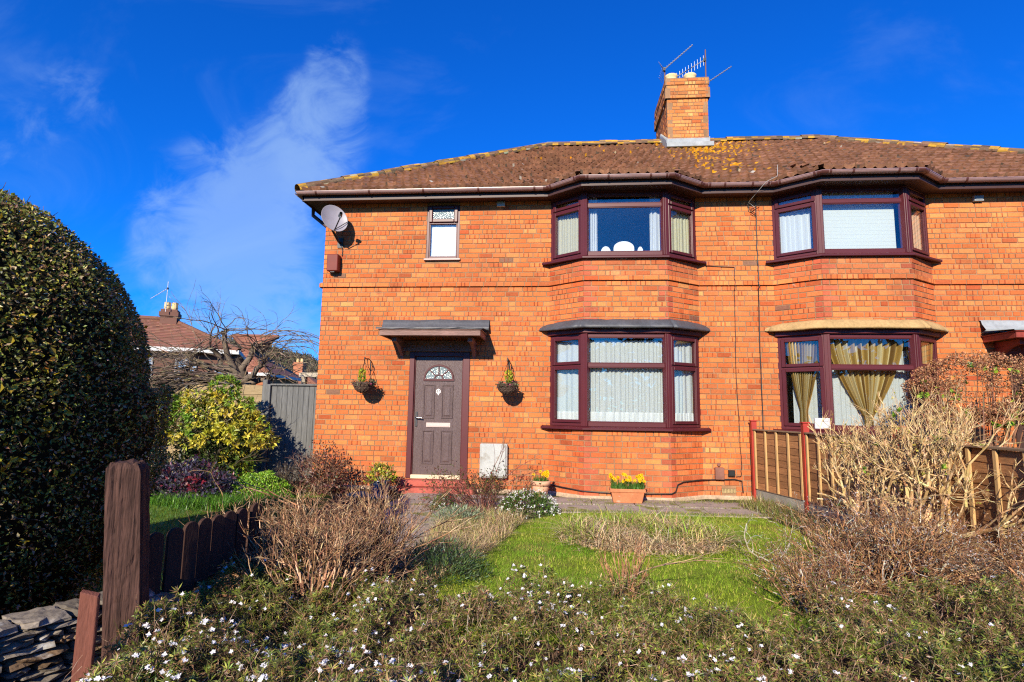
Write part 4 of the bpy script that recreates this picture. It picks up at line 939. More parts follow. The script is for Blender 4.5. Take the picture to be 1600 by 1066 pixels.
mb = MB(); Tw.mesh(mb, [(.16, .10, .07), (.08, .05, .03)], [1, 1]); tag(mb.build('twigs', BARK, hd), kind='stuff')

# ------------------------------------------------------------------ dry stone wall, posts, picket edging
a, b = A3(-2.46, -7.45, 0), A3(-2.13, -6.62, 0); f, w = Fr((a[0], a[1], 0), tuple((b - a) / np.linalg.norm(b - a)), ((b - a)[1] / np.linalg.norm(b - a), -(b - a)[0] / np.linalg.norm(b - a), 0)), float(np.linalg.norm(b - a))
mb = MB(); z = -.30; 
while z < .33:
    h = rng.uniform(.02, .048); x = -.6 + rng.uniform(-.2, 0)
    while x < w + .05:
        L = rng.uniform(.09, .27); k = 16; nr = []
        for xi, sx in ((x + .003, .62), (x + .012, .93), (x + L * .25, 1.0), (x + L * .5, .97), (x + L * .75, 1.0), (x + L - .012, .92), (x + L - .003, .6)):
            nr.append([(xi + rng.normal(0, .004), -.10 + (.10 + rng.normal(0, .012)) * sx * math.cos(t) * (1.25 if math.cos(t) > 0 else 1), z + h * .5 + h * .5 * sx * np.sign(math.sin(t)) * abs(math.sin(t)) ** .4 + rng.normal(0, .0025)) for t in np.arange(k) * 2 * np.pi / k])
        V = f(np.array(nr)); cc = A3(.18, .15, .115) * rng.uniform(.6, 1.35) * (A3(1.25, .95, .7) if rng.random() < .25 else 1); n0 = mb.n; mb.grid(V, cc, close=True)
        mb._f(k, np.array([np.arange(k)]) + n0, cc, 0); mb._f(k, np.array([np.arange(k)[::-1]]) + n0 + 6 * k, cc, 0)
        x += L + rng.uniform(.002, .012)
    z += h * 1.02
mb.box(-.6, w, -.3, -.14, -.3, .30, col=(.05, .045, .04), fr=f)
tag(mb.build('dry_stone_wall', STONE), 'low grey dry stone wall below the big hedge', 'wall')
def rough_post(name, c, wx, wy, h, yaw, mat, label, topround=.05, rows=26, wobble=.004, lean=(-.05, -.05)):
    hx, hy = wx / 2, wy / 2; per = []
    for (x0, y0), (x1, y1) in zip([(-hx, -hy), (hx, -hy), (hx, hy), (-hx, hy)], [(hx, -hy), (hx, hy), (-hx, hy), (-hx, -hy)]):
        for t in np.linspace(0, 1, 9)[:-1]: per.append((x0 + (x1 - x0) * t, y0 + (y1 - y0) * t))
    per = np.array(per); k = len(per); ca, sa = math.cos(yaw), math.sin(yaw); V = []; gro = rng.normal(0, wobble, k)
    for i, z in enumerate(np.linspace(0, h, rows)):
        s = 1 - .04 * z / h; r = z > h - topround; sh = math.sqrt(max(0.02, 1 - ((z - (h - topround)) / topround) ** 2)) if r else 1
        sh = .70 + .30 * sh; p = per * s * np.array([sh, .5 + .5 * sh]); nrm = per / np.linalg.norm(per, axis=1, keepdims=True)
        p = p + nrm * (gro + rng.normal(0, wobble * .4, k))[:, None]; zz = z + (rng.normal(0, .006, k) if i > rows - 4 else 0)
        V.append(np.stack([c[0] + lean[0] * z + p[:, 0] * ca - p[:, 1] * sa, c[1] + lean[1] * z + p[:, 0] * sa + p[:, 1] * ca, c[2] + np.broadcast_to(zz, k)], -1))
    mb = MB(); mb.grid(np.array(V), close=True); mb._f(k, np.array([np.arange(k)]) + (rows - 1) * k, (1, 1, 1), 0)
    return tag(mb.build(name, mat, smooth=False), label, 'post')
rough_post('gate_post', (-2.065, -6.64, GZ), .150, .16, 1.065, R(23), OLDWOOD, 'thick weathered brown timber gate post with a rounded cracked top', .05, 34, .003)
# slim stake
mb = MB(); fr = Fr((-1.93, -7.065, 0), (.92, .39, 0), (.39, -.92, 0)); mb.add(fr(np.array([[-.033, .014, -.1], [.033, .014, -.1], [.033, .014, .505], [-.033, .014, .53], [-.033, -.014, -.1], [.033, -.014, -.1], [.033, -.014, .515], [-.033, -.014, .535]])), [(0, 1, 2, 3), (5, 4, 7, 6), (3, 2, 6, 7), (0, 3, 7, 4), (1, 5, 6, 2)])
tag(mb.build('stake', REDWOOD, bevel=.003), 'slim red brown stake in front of the thick gate post', 'stake')
# picket edging
pk = thing('picket_edging', 'low dark picket edging with eight round topped boards behind the gate post', 'fence', (-2.1, -6.3, GZ))
pp = [(-2.145, -6.42), (-2.12, -6.30), (-2.12, -6.17), (-2.115, -6.05), (-2.11, -5.93), (-2.10, -5.82), (-2.085, -5.71), (-2.06, -5.58)]
for i, (x, y) in enumerate(pp):
    an = R(77 + rng.normal(0, 2)); fr = Fr((x, y, 0), (math.cos(an), math.sin(an), 0), (math.sin(an), -math.cos(an), 0)); hw = .047; zt = .585 + rng.normal(0, .006)
    poly = [(-hw, .24)] + [(-hw * math.cos(t), zt + .044 * math.sin(t)) for t in np.linspace(0, math.pi, 13)] + [(hw, .24)]
    mb = MB(); mb.prism(poly, -.011, .011, fr=fr); mb.build('board', DARKWOOD, pk, bevel=.002)
mb = MB(); mb.tubes([(-2.15, -6.5, .28)], [(-2.09, -5.5, .28)], .024, .024, k=4); mb.build('rail', DARKWOOD, pk)
for x, y in ((-2.16, -6.44), (-2.14, -6.0), (-2.09, -5.56)):
    mb = MB(); mb.box(x - .03, x + .03, y - .03, y + .03, GZ - .1, .42); mb.build('support', DARKWOOD, pk)

# ------------------------------------------------------------------ boundary fence, right
CAPW = M('weathered_capping', (.20, .13, .075), .8, .2, noise=(5, .3))
fe = thing('boundary_fence', 'brown overlap panel fence with red posts dividing the two front gardens', 'fence', (3.02, -.15, GZ))
fp = [(3.03, -.13), (3.32, -1.32), (3.50, -3.12), (3.66, -4.93), (3.82, -6.8)]
for i, (x, y) in enumerate(fp):
    mb = MB(); mb.box(x - .04, x + .04, y - .04, y + .04, GZ - .1, 1.17); mb.box(x - .052, x + .052, y - .052, y + .052, 1.17, 1.19); mb.build('post', REDPOST, fe, bevel=.004)
for i in range(4):
    f, w = wallfr(fp[i + 1], fp[i]); a0, a1 = .045, w - .045
    f = Fr((fp[i + 1][0], fp[i + 1][1], 0), tuple(-f.U * -1), tuple(-f.N)) if f.N[0] > 0 else f
    mb = MB(); mb.box(a0, a1, -.02, .02, GZ - .06, .13, fr=f); mb.build('gravel_board', CONC, fe, bevel=.006)
    mb = MB(); nb = 9; hgt = (1.03 - .15) / nb
    for j in range(nb):
        z0 = .15 + j * hgt; U = np.linspace(a0, a1, 14); wv = rng.normal(0, .004, 14)
        cc = A3(.27, .125, .05) * rng.uniform(.75, 1.25)
        V = np.array([[(q, n + rng.normal(0, .0008), z + dz) for q, dz in zip(U, wv)] for n, z in ((-.004, z0 - .01), (.012, z0 - .012), (.004, z0 + hgt), (-.004, z0 + hgt))])
        mb.grid(f(V), cc)
    mb.build('panel', PANELW, fe)
    mb = MB()
    for q in np.linspace(a0 + .03, a1 - .03, 5 if w < 1.5 else 7): mb.box(q - .018, q + .018, .0135, .036, .14, 1.03, fr=f)
    mb.build('batten', PALEWOOD, fe, bevel=.003)
    mb = MB(); mb.box(a0, a1, -.025, .045, 1.031, 1.052, fr=f); mb.build('capping', CAPW, fe, bevel=.003)
    mb = MB(); mb.box(a0, a1, .012, .03, .132, .139, fr=f); mb.build('bottom_rail', CAPW, fe)
# ------------------------------------------------------------------ side gate, back fence
ga = thing('side_gate', 'weathered grey close boarded side gate beside the house corner', 'gate', (-4.7, .2, 0))
for i, q in enumerate(np.arange(-5.09, -4.27, .098)):
    mb = MB(); mb.box(q + .002, q + .096, .16, .185 + .006 * (i % 2), .02, 1.655 + rng.normal(0, .004)); mb.build('board', GREYWOOD, ga, bevel=.004)
mb = MB(); mb.box(-5.10, -4.24, .12, .20, 1.66, 1.69); mb.build('top_rail', GREYWOOD, ga, bevel=.004)
mb = MB(); mb.box(-5.17, -5.10, .12, .21, -.1, 1.68); mb.build('hanging_post', GREYWOOD, ga, bevel=.005)
mb = MB()
for z in (.35, 1.35): mb.box(-5.1, -4.25, .20, .235, z, z + .09)
mb.build('ledge', GREYWOOD, ga)
bf = thing('back_fence', 'weathered tan lap fence left of the grey gate', 'fence', (-6.8, .22, 0))
mb = MB(); mb.box(-5.28, -5.19, .18, .27, -.1, 1.76); mb.build('post', GREYWOOD, bf, bevel=.006)
mb = MB()
for j in range(10):
    z0 = .1 + j * .155; mb.grid(np.array([[(q, .22 + n + rng.normal(0, .002), z0 + dz + rng.normal(0, .006)) for q in np.linspace(-8.9, -5.28, 22)] for n, dz in ((.0, 0), (-.02, 0), (-.004, .165), (0, .165))]), A3(.26, .19, .10) * rng.uniform(.75, 1.2))
mb.build('panel', PANELW, bf)
for q in (-5.85, -6.7, -7.6, -8.5):
    mb = MB(); mb.box(q - .025, q + .025, .165, .195, .08, 1.66); mb.build('batten', GREYWOOD, bf)

# ------------------------------------------------------------------ shrubs by the house
def shrub(name, label, cat, c, rx, ry, h, n, cols, probs, L, W, twc=((.12, .07, .045),), seeds=40, stemh=.9, leafm=None, low=.15, rough=.25, twd=2, shell=.55, lean=.2):
    t = thing(name, label, cat, c); Tw = Twigs()
    for _ in range(seeds):
        a = rng.uniform(0, 6.28); e = math.sqrt(rng.random()); d = A3(math.cos(a) * e * rx, math.sin(a) * e * ry, h * .9)
        Tw.grow((c[0] + rng.normal(0, rx * .12), c[1] + rng.normal(0, ry * .12), c[2]), d, np.linalg.norm(d) * stemh * .62, .006, twd, 5, .14, 0, (1, 2), .5, .5)
    mb = MB(); Tw.mesh(mb, list(twc), [1] * len(twc)); mb.build('branches', BARK, t)
    d = rdir(n); d[:, 2] = np.abs(d[:, 2]) * 1.0 - low * rng.random(n); r = shell + (1 - shell) * rng.random((n, 1)) ** .5
    P0 = d * A3(rx, ry, h) * r; lump = vnoise(P0 / max(rx, ry), 1.6, int(abs(c[0]) * 10)); P = A3(*c) + P0 * (.80 + .55 * rough * 4 * (lump[:, None] - .4)); P[:, 2] = np.maximum(P[:, 2], GZ + .01)
    Dd = d * .6 + rdir(n) * .8 + UP * lean; mb = MB(); mb.leaves(P, Dd, d + rdir(n) * .8, rng.uniform(.6, 1.3, n) * L, rng.uniform(.7, 1.2, n) * W, pick(cols, probs, n, .28, .08), fold=.06)
    mb.build('leaves', leafm or LEAF, t); return t
shrub('barberry_shrub', 'rounded purplish brown shrub at the left corner of the house', 'shrub', (-3.72, -.62, GZ), .48, .42, .80, 2600, [(.14, .05, .04), (.10, .045, .03), (.18, .09, .05), (.09, .08, .03), (.2, .06, .05)], [3, 3, 2, 2, 1], .042, .026, ((.25, .15, .10), (.18, .10, .07)), 46, low=.05, rough=.3)
shrub('dark_shrub', 'small blackish shrub between the gate and the barberry', 'shrub', (-4.25, -.75, GZ), .26, .3, .55, 900, [(.03, .025, .02), (.05, .04, .03), (.08, .06, .05)], [3, 2, 1], .035, .018, ((.1, .07, .05),), 30, low=.05)
# blue pot and its plant
t = thing('blue_pot', 'blue glazed pot on the ground left of the red door step', 'plant pot', (-2.80, -.62, GZ))
mb = MB(); mb.lathe([(.0, .0), (.125, .0), (.155, .10), (.165, .21), (.175, .215), (.175, .235), (.15, .235), (.145, .19), (0.0, .19)], (-2.80, -.62, GZ), 22); mb.build('pot_body', BLUEGL, t, smooth=True)
shrub('potted_shrub', 'yellow green leaved shrub with red lower leaves in the blue pot', 'shrub', (-2.80, -.62, GZ + .19), .27, .24, .34, 620, [(.35, .33, .02), (.22, .26, .02), (.42, .36, .05), (.09, .14, .015)], [3, 3, 2, 2], .05, .026, ((.1, .05, .03),), 14, low=.05, rough=.2, lean=.5)
t_ = COL.objects['potted_shrub']
n = 260; d = rdir(n); d[:, 2] = -np.abs(d[:, 2]) * .35; mb = MB(); mb.leaves(A3(-2.76, -.63, GZ + .27) + d * A3(.28, .22, .2), d + rdir(n) * .5, rdir(n), .05, .026, pick([(.12, .02, .015), (.18, .04, .02), (.08, .05, .02)], [2, 2, 1], n)); mb.build('red_leaves', LEAF, t_)
mb = MB()
for x, y, s in ((-2.98, -.95, .11), (-2.75, -1.0, .09), (-3.12, -.92, .08), (-2.60, -1.02, .07)):
    V = [[(x + s * (1.25) * math.cos(b) * math.cos(a) * (1 + .12 * math.sin(3 * a + x * 9)), y + s * math.cos(b) * math.sin(a), GZ + s * .55 * (.6 + math.sin(b)) + rng.normal(0, .003)) for a in np.arange(14) * 2 * np.pi / 14] for b in np.linspace(-.6, 1.5, 7)]
    mb = MB(); mb.grid(np.array(V), A3(.24, .21, .17) * rng.uniform(.8, 1.1), close=True); mb._f(14, np.array([np.arange(14)]) + 84, (.3, .3, .28), 0)
    tag(mb.build('edging_stone', STONE, smooth=True), 'rounded grey edging stone on the soil by the blue pot', 'stone', 'edging stones by the blue pot')
# green cushion clump and low green strip, side lawn
shrub('green_cushion_plant', 'bright green low cushion shaped plant before the grey gate', 'plant', (-4.42, -1.20, GZ), 0.54, .42, .43, 5200, [(.18, .34, .02), (.24, .40, .03), (.12, .25, .018), (.32, .44, .05)], [3, 3, 2, 1], .030, .018, ((.1, .08, .04),), 10, low=0.0, rough=.1, shell=.8, lean=.7)
q = scatter(5200, [(-6.2, -.9), (-4.9, -.75), (-3.9, -1.5), (-3.6, -2.15), (-4.7, -2.35), (-5.6, -2.0)])
mb = MB(); blades(mb, xyz(q, GZ), rng.uniform(.10, .22, len(q)), .011, 1.1, pick([(.09, .22, .018), (.13, .28, .025), (.06, .15, .015)], [2, 2, 1], len(q)), seg=2)
tag(mb.build('leafy_edging', LEAF), 'strip of long green strap leaves edging the side lawn', 'ground cover', None, 'stuff')
# choisya: yellow shrub built from leaf rosettes
def rosettes(mb, C, Dr, k, L, W, cols, probs, spread=.9):
    n = len(C); A = np.repeat(C, k, 0); D0 = np.repeat(Dr / np.linalg.norm(Dr, axis=1, keepdims=True), k, 0)
    dd = D0 * rng.uniform(.15, .8, (n * k, 1)) + rdir(n * k) * spread; cc = np.repeat(pick(cols, probs, n, .12, .05), k, 0) * (1 + rng.normal(0, .2, (n * k, 1)))
    mb.leaves(A, dd, D0 + rdir(n * k) * .3, rng.uniform(.7, 1.2, n * k) * L, W, np.clip(cc, .005, 1), fold=.08)
ch_ = thing('choisya_shrub', 'large shrub with bright yellow and green leaf rosettes at the back fence', 'shrub', (-5.55, -.75, GZ))
n = 900; d = rdir(n); d[:, 2] = np.abs(d[:, 2]) * 1.1 - .35; C0 = d * A3(1.12, .60, .80) * rng.uniform(.72, 1.0, (n, 1)) + A3(-.12, 0, 0); lump = vnoise(C0, 1.3, 12); C = A3(-5.55, -.72, .90) + C0 * (.72 + .55 * lump[:, None])
C = np.concatenate([C, A3(-5.15, -.75, .35) + rdir(60) * A3(.3, .2, .25), A3(-5.42, -.7, 1.55) + rdir(90) * A3(.22, .2, .2)]); D2 = C - A3(-5.55, -.5, .7)
gr = (vnoise(C, 1.1, 31) > .62) | (C[:, 2] > 1.5); mb = MB()
rosettes(mb, C[~gr], D2[~gr], 8, .085, .032, [(.47, .40, .03), (.55, .46, .05), (.36, .34, .03), (.25, .28, .03)], [4, 3, 3, 2]); rosettes(mb, C[gr], D2[gr], 8, .075, .03, [(.13, .24, .02), (.19, .28, .025), (.30, .33, .03)], [3, 2, 1])
mb.build('leaves', LEAF, ch_)
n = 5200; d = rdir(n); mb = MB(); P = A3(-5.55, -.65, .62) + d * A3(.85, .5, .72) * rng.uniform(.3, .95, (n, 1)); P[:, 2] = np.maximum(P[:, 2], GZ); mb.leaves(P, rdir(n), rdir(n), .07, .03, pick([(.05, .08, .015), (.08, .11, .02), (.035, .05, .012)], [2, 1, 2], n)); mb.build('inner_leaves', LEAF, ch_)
Tw = Twigs()
for _ in range(16): a = rng.uniform(0, 6.28); Tw.grow((-5.55 + rng.normal(0, .1), -.7, GZ), (math.cos(a) * .6, math.sin(a) * .4, 1), .8, .012, 2, 5, .12)
mb = MB(); Tw.mesh(mb, [(.12, .09, .05)], [1], 4); mb.build('branches', BARK, ch_)
shrub('purple_shrub', 'low purplish blue leaved shrub in shade below the yellow shrub', 'shrub', (-5.35, -1.55, GZ), .85, .38, .62, 3200, [(.05, .035, .075), (.035, .03, .05), (.09, .03, .05), (.06, .06, .09), (.13, .02, .03)], [3, 3, 2, 2, .8], .06, .03, ((.07, .05, .04),), 24, low=.1)
shrub('blue_leaved_shrub', 'bluish green leaved shrub beside the hedge behind the gate post', 'shrub', (-6.15, -1.35, GZ), .45, .4, .95, 1700, [(.05, .09, .07), (.08, .13, .09), (.03, .05, .06), (.05, .05, .10)], [3, 2, 2, 2], .07, .04, ((.07, .05, .04),), 18, low=.1)
n = 90; mb = MB(); P = A3(-5.12, -1.75, .22) + rdir(n) * A3(.13, .1, .09); mb.leaves(P, rdir(n) + UP * .3, rdir(n), .06, .035, pick([(.17, .012, .02), (.12, .015, .03), (.25, .035, .045)], [3, 2, 1], n)); Tw = Twigs()
for _ in range(7): Tw.grow((-5.12 + rng.normal(0, .03), -1.75, GZ), (rng.normal(0, .4), rng.normal(0, .3), 1), .26, .004, 1, 4)
Tw.mesh(mb, [(.1, .05, .04)], [1]); tag(mb.build('red_flowering_plant', LEAF), 'small plant with deep red leaves before the purple shrub', 'plant')
Tw = Twigs()
for x in (-4.68,): Tw.grow((x, -1.7, GZ), (rng.uniform(-.2, .5), 0, 1), .48, .007, 1, 6, .18, 0, (1, 2), .7)
mb = MB(); Tw.mesh(mb, [(.33, .21, .10)], [1], 4); tag(mb.build('dead_plant', BARK), 'few bare tan stems beside the green cushion plant', 'plant')

# pruned contorted tree over the back fence
tr = thing('pruned_tree', 'gnarled leafless tree with arching tangled twigs over the back fence', 'tree', (-6.05, .75, 0))
Tk = Twigs(); P = [(-6.0, .75, -.05), (-6.02, .75, .8), (-6.1, .7, 1.4), (-6.02, .7, 1.9), (-6.15, .7, 2.2)]
mb = MB(); mb.path(np.array(P), [.17, .14, .13, .14, .10], k=10, col=(.13, .10, .075))
knob = []
for tx, ty, tz in ((-6.5, .5, 2.35), (-5.75, .6, 2.45), (-5.5, .55, 2.05), (-6.9, .55, 2.05), (-6.15, .3, 2.65), (-6.75, .3, 1.75), (-5.45, .7, 1.85), (-7.2, .4, 1.7)):
    s = A3(-6.06, .72, rng.uniform(1.5, 2.05)); e = A3(tx, ty, tz); pth = [s * (1 - t) + e * t + rng.normal(0, .05, 3) * (0 < t < 1) for t in np.linspace(0, 1, 6)]; mb.path(np.array(pth), np.linspace(.075, .04, 6), k=8, col=(.15, .115, .085)); knob.append((e, e - s))
mb.build('trunk', BARK, tr, smooth=True)
for e, dd in knob:
    for _ in range(13):
        d = dd / np.linalg.norm(dd) * .6 + rdir(1)[0] * .95 - UP * .05; Tk.grow(e + rng.normal(0, .04, 3), d, rng.uniform(.40, .85), .011, 2, 8, .13, .05, (1, 2), .55, .55, .6, 0, .7)
for _ in range(110): # drooping whips to the left, in front of the fence
    Tk.grow(A3(-6.15, .45, 1.7) + rng.normal(0, .15, 3), (-1, rng.normal(-.2, .25), rng.normal(.05, .35)), rng.uniform(.9, 1.9), .012, 1, 9, .10, .05, (1, 2), .4, .45, .6)
for z, l in ((2.55, 1.25), (2.3, 1.5), (2.45, 1.0), (2.15, 1.2), (2.6, .9)): Tk.grow((-5.6, .55, z), (1, -.1, .55), l, .011, 1, 12, .05, .085, (1, 1), .4, .5, .6)
mb = MB(); Tk.mesh(mb, [(.17, .13, .095), (.12, .09, .07), (.24, .18, .11), (.09, .065, .05)], [3, 3, 2, 2], 4); mb.build('crown', BARK, tr)

# ------------------------------------------------------------------ flower containers
def daffodils(name, label, cx, cy, z, hx, hy, nf, h):
    t = thing(name, label, 'daffodils', (cx, cy, z))
    n = nf * 16; q = np.stack([cx + rng.uniform(-hx, hx, n), cy + rng.uniform(-hy, hy, n)], -1); mb = MB()
    blades(mb, xyz(q, z - .02), rng.uniform(.5, .95, n) * h, .009, .45, pick([(.07, .17, .025), (.10, .22, .03), (.05, .12, .02)], [2, 2, 1], n), seg=2); mb.build('leaves', LEAF, t)
    for i in range(nf):
        x, y, zz = cx + rng.uniform(-hx, hx) * 1.06, cy + rng.uniform(-hy, hy), z + h * rng.uniform(.62, 1.12); p = A3(x, y, zz); f = A3(rng.normal(0, .45), -1, rng.normal(.1, .2)); f /= np.linalg.norm(f)
        s = np.cross(f, UP); s /= np.linalg.norm(s); v = np.cross(s, f); mb = MB(); r = .030
        for k in range(6):
            a = k * math.pi / 3 + rng.normal(0, .1); d = s * math.cos(a) + v * math.sin(a) + f * .12; mb.leaves([p], [d], [f], r, .024, (.78, .56, .012), fold=.02)
        rg = np.array([[p + f * o + (s * math.cos(a) + v * math.sin(a)) * rr for a in np.arange(8) * math.pi / 4] for o, rr in ((0, .008), (.012, .009), (.022, .014))]); mb.grid(rg, (.80, .47, .008), close=True)
        mb.tubes([p], [A3(cx + (x - cx) * .85, cy, z)], .003, .003, (.09, .19, .03), 3); mb.build('flower', PETAL, t)
t = thing('round_terracotta_pot', 'round pale terracotta pot at the left foot of the bay', 'plant pot', (-.30, -.55, GZ))
mb = MB(); c0 = (-.30, -.57, GZ + .012); mb.lathe([(0, 0), (.098, 0), (.13, .20), (.127, .205), (.115, .205)], c0, 24); mb.build('pot_body', TERRAP, t, smooth=True)
mb = MB(); mb.lathe([(.131, .195), (.148, .198), (.152, .262), (.132, .265), (.125, .235)], c0, 24); mb.build('rim', TERRAP, t, smooth=True)
mb = MB(); mb.lathe([(.126, .238), (.06, .243), (0.001, .245)], c0, 16, col=(.04, .028, .02)); mb.build('compost', TINT, t)
daffodils('round_pot_daffodils', 'small bunch of yellow daffodils in the round terracotta pot', -.30, -.57, GZ + .25, .11, .09, 13, .155)
t = thing('terracotta_trough', 'long terracotta trough on the slabs before the bay', 'planter', (.985, -.72, GZ))
mb = MB(); x0, x1, y0, y1 = .735, 1.235, -.86, -.62; zb = GZ + .014
V = [[(x0 + i, y0 + i * .7, z), (x1 - i, y0 + i * .7, z), (x1 - i, y1 - i * .7, z), (x0 + i, y1 - i * .7, z)] for i, z in ((.045, zb), (.012, zb + .155), (-.006, zb + .157), (-.008, zb + .205), (.016, zb + .205), (.02, zb + .16))]
mb.grid(np.array(V), close=True); mb._f(4, np.array([[3, 2, 1, 0]]), (1, 1, 1), 0); mb.build('trough_body', TERRA, t, bevel=.005)
mb = MB(); mb.polys([[[x0 + .018, y0 + .013, zb + .175], [x1 - .018, y0 + .013, zb + .175], [x1 - .018, y1 - .013, zb + .175], [x0 + .018, y1 - .013, zb + .175]]], (.04, .028, .02)); mb.build('compost', TINT, t)
daffodils('trough_daffodils', 'dense row of yellow daffodils in the terracotta trough', .985, -.74, zb + .18, .235, .085, 34, .20)
# hanging baskets
def basket(x, label, plab, tilt_):
    z, y = 1.70, -.31; t = thing('hanging_basket', label, 'hanging basket', (x, 0, 2.05), 'hanging baskets beside the front door'); c = A3(x, y, z)
    mb = MB(); 
    for i in range(9):
        b = i / 8 * 1.35; r = .155 * math.cos(b) + .008; zz = -.16 * math.sin(b); th = np.linspace(0, 2 * np.pi, 33)
        mb.path(np.stack([c[0] + r * np.cos(th), c[1] + r * np.sin(th), c[2] + zz + .006 * np.sin(th * 12 + i * 1.5)], -1), .010, k=5, col=A3(.085, .055, .04) * rng.uniform(.7, 1.3))
    for a in np.arange(20) * math.pi / 10:
        mb.path(np.array([[c[0] + (.158 * math.cos(b) + .010) * math.cos(a), c[1] + (.158 * math.cos(b) + .01) * math.sin(a), c[2] - .16 * math.sin(b)] for b in np.linspace(0, 1.5, 6)]), .006, k=4, col=(.10, .065, .045))
    mb.build('wicker_bowl', WICKER, t)
    mb = MB(); th = np.arange(16) * math.pi / 8; mb.grid(np.array([[c + A3(r * math.cos(a), r * math.sin(a), h) for a in th] for r, h in ((.145, -.03), (.08, .0), (.001, .01))]), (.035, .025, .02), close=True); mb.build('compost', TINT, t)
    mb = MB(); hk = A3(x, -.30, 2.06)
    for a in (.6, 2.7, 4.7):
        p = c + A3(.15 * math.cos(a), .15 * math.sin(a), 0); m = 16
        for i in range(m): mb.tubes([p + (hk - p) * i / m], [p + (hk - p) * (i + .8) / m], .005, .005, k=4)
    mb.build('chain', BLACKM, t)
    mb = MB(); mb.path([(x, -.005, 1.86), (x, -.01, 2.10), (x, -.12, 2.12), (x, -.26, 2.11), (x, -.305, 2.13), (x, -.32, 2.09), (x, -.30, 2.06)], .009, k=6); mb.path([(x, -.01, 1.93), (x, -.12, 1.98), (x, -.17, 2.11)], .007, k=5); mb.build('wall_bracket', BLACKM, t)
    t2 = thing('basket_plants', plab, 'plants', (x, y, z)); n = 170; mb = MB(); P = c + A3(-.03 * tilt_, 0, .10) + rdir(n) * A3(.055, .05, .11); mb.leaves(P, rdir(n) * .6 + UP, rdir(n), .05, .022, pick([(.30, .34, .02), (.42, .38, .02), (.18, .26, .02)], [3, 2, 2], n)); mb.build('upright_leaves', LEAF, t2)
    n = 230; a = rng.uniform(0, 6.28, n); r = rng.uniform(.07, .18, n); mb = MB(); P = c + np.stack([r * np.cos(a), r * np.sin(a), rng.uniform(-.05, .05, n)], -1); mb.leaves(P, rdir(n) + np.stack([np.cos(a), np.sin(a), -.4 + 0 * a], -1), rdir(n), .045, .024, pick([(.07, .09, .03), (.10, .13, .06), (.14, .05, .04), (.2, .24, .12), (.35, .05, .12)], [3, 2, 2, 1.5, 1], n)); mb.build('trailing_leaves', LEAF, t2)
basket(-3.26, 'wicker hanging basket on the wall left of the front door', 'yellow green and trailing plants in the left hanging basket', 1)
basket(-.86, 'wicker hanging basket on the wall between the front door and the bay', 'yellow green and pink plants in the right hanging basket', -.5)

# ------------------------------------------------------------------ front garden shrubs
def twig_shrub(name, label, c, rx, ry, h, n, cols, probs, r=.006, depth=2, nseg=6, wig=.14, ang=.5, short=.6, side=.9, budcol=None, budL=.02, nbud=0, lean=0, spread=1.0, k=3, cat='shrub', cup=1.0):
    t = thing(name, label, cat, c); Tw = Twigs()
    for _ in range(n):
        a = rng.uniform(0, 6.28); e = rng.random() ** .6 * spread; dx, dy = math.cos(a) * rx * e, math.sin(a) * ry * e
        hh = h * (1 - .35 * e * e) * rng.uniform(.75, 1.05); d = A3(dx * cup, dy * cup, hh); b = A3(c[0] + dx * .28 + rng.normal(0, .02), c[1] + dy * .28 + rng.normal(0, .02), c[2])
        Tw.grow(b, d, np.linalg.norm(d) * .60, r * rng.uniform(.7, 1.3), depth, nseg, wig, -.02, (1, 3), ang, short, .62, 0, side)
    mb = MB(); Tw.mesh(mb, cols, probs, k); mb.build('branches', BARK, t)
    if nbud:
        P, D, dep = Tw.arr(); w = np.where(dep == 0)[0]; i = rng.choice(w, min(nbud, len(w) * 3)); mb = MB(); m = len(i)
        mb.leaves(P[i] + rng.normal(0, .004, (m, 3)), D[i] + rdir(m) * .8, rdir(m), rng.uniform(.5, 1.3, m) * budL, budL * .5, pick(budcol[0], budcol[1], m), fold=.05); mb.build('leaves', DULL, t)
    return t, Tw
TW = [(.34, .19, .10), (.20, .10, .055), (.50, .34, .20), (.09, .048, .03), (.26, .20, .13)]
# brown bare shrub left of the path
twig_shrub('bare_twig_shrub', 'brown leafless twiggy shrub left of the path', (-1.86, -5.36, GZ), .85, .46, .84, 210, TW, [4, 4, 2, 3, 1], .0075, 2, 6, .24, .75, .55, .95, cup=.8)
bps, _ = twig_shrub('bare_path_shrub', 'upright pinkish brown twig clump leaning over the path edge', (-1.36, -5.12, GZ), .34, .40, .84, 120, TW, [4, 4, 2.5, 3, .5], .007, 2, 6, .13, .5, .5, .8, cup=.7)
Tw = Twigs()
for d in ((1.0, .1, .75), (1.1, -.1, .55), (.8, -.3, .9)): Tw.grow((-1.42, -4.95, .1), d, .62, .007, 1, 7, .06, 0, (1, 2), .4, .5)
mb = MB(); Tw.mesh(mb, TW, [4, 3, 2, 1, .5], 4); mb.build('long_branches', BARK, bps); Tw = Twigs()
for d in ((-1, 0, .12), (-.8, .2, .3)): Tw.grow((-2.0, -5.0, .5), d, .55, .006, 1, 8, .10, .0, (1, 2), .4, .5)
mb = MB(); Tw.mesh(mb, TW, [4, 3, 2, 1, .5], 4); mb.build('long_branches', BARK, bps)
twig_shrub('upright_stem_shrub', 'sparse upright reddish stems rising through the ground cover before the brown twigs', (-1.55, -5.75, GZ), .50, .28, .70, 50, TW, [3, 4, 2, 2, .3], .008, 2, 6, .12, .5, .55, .7, cup=.9)
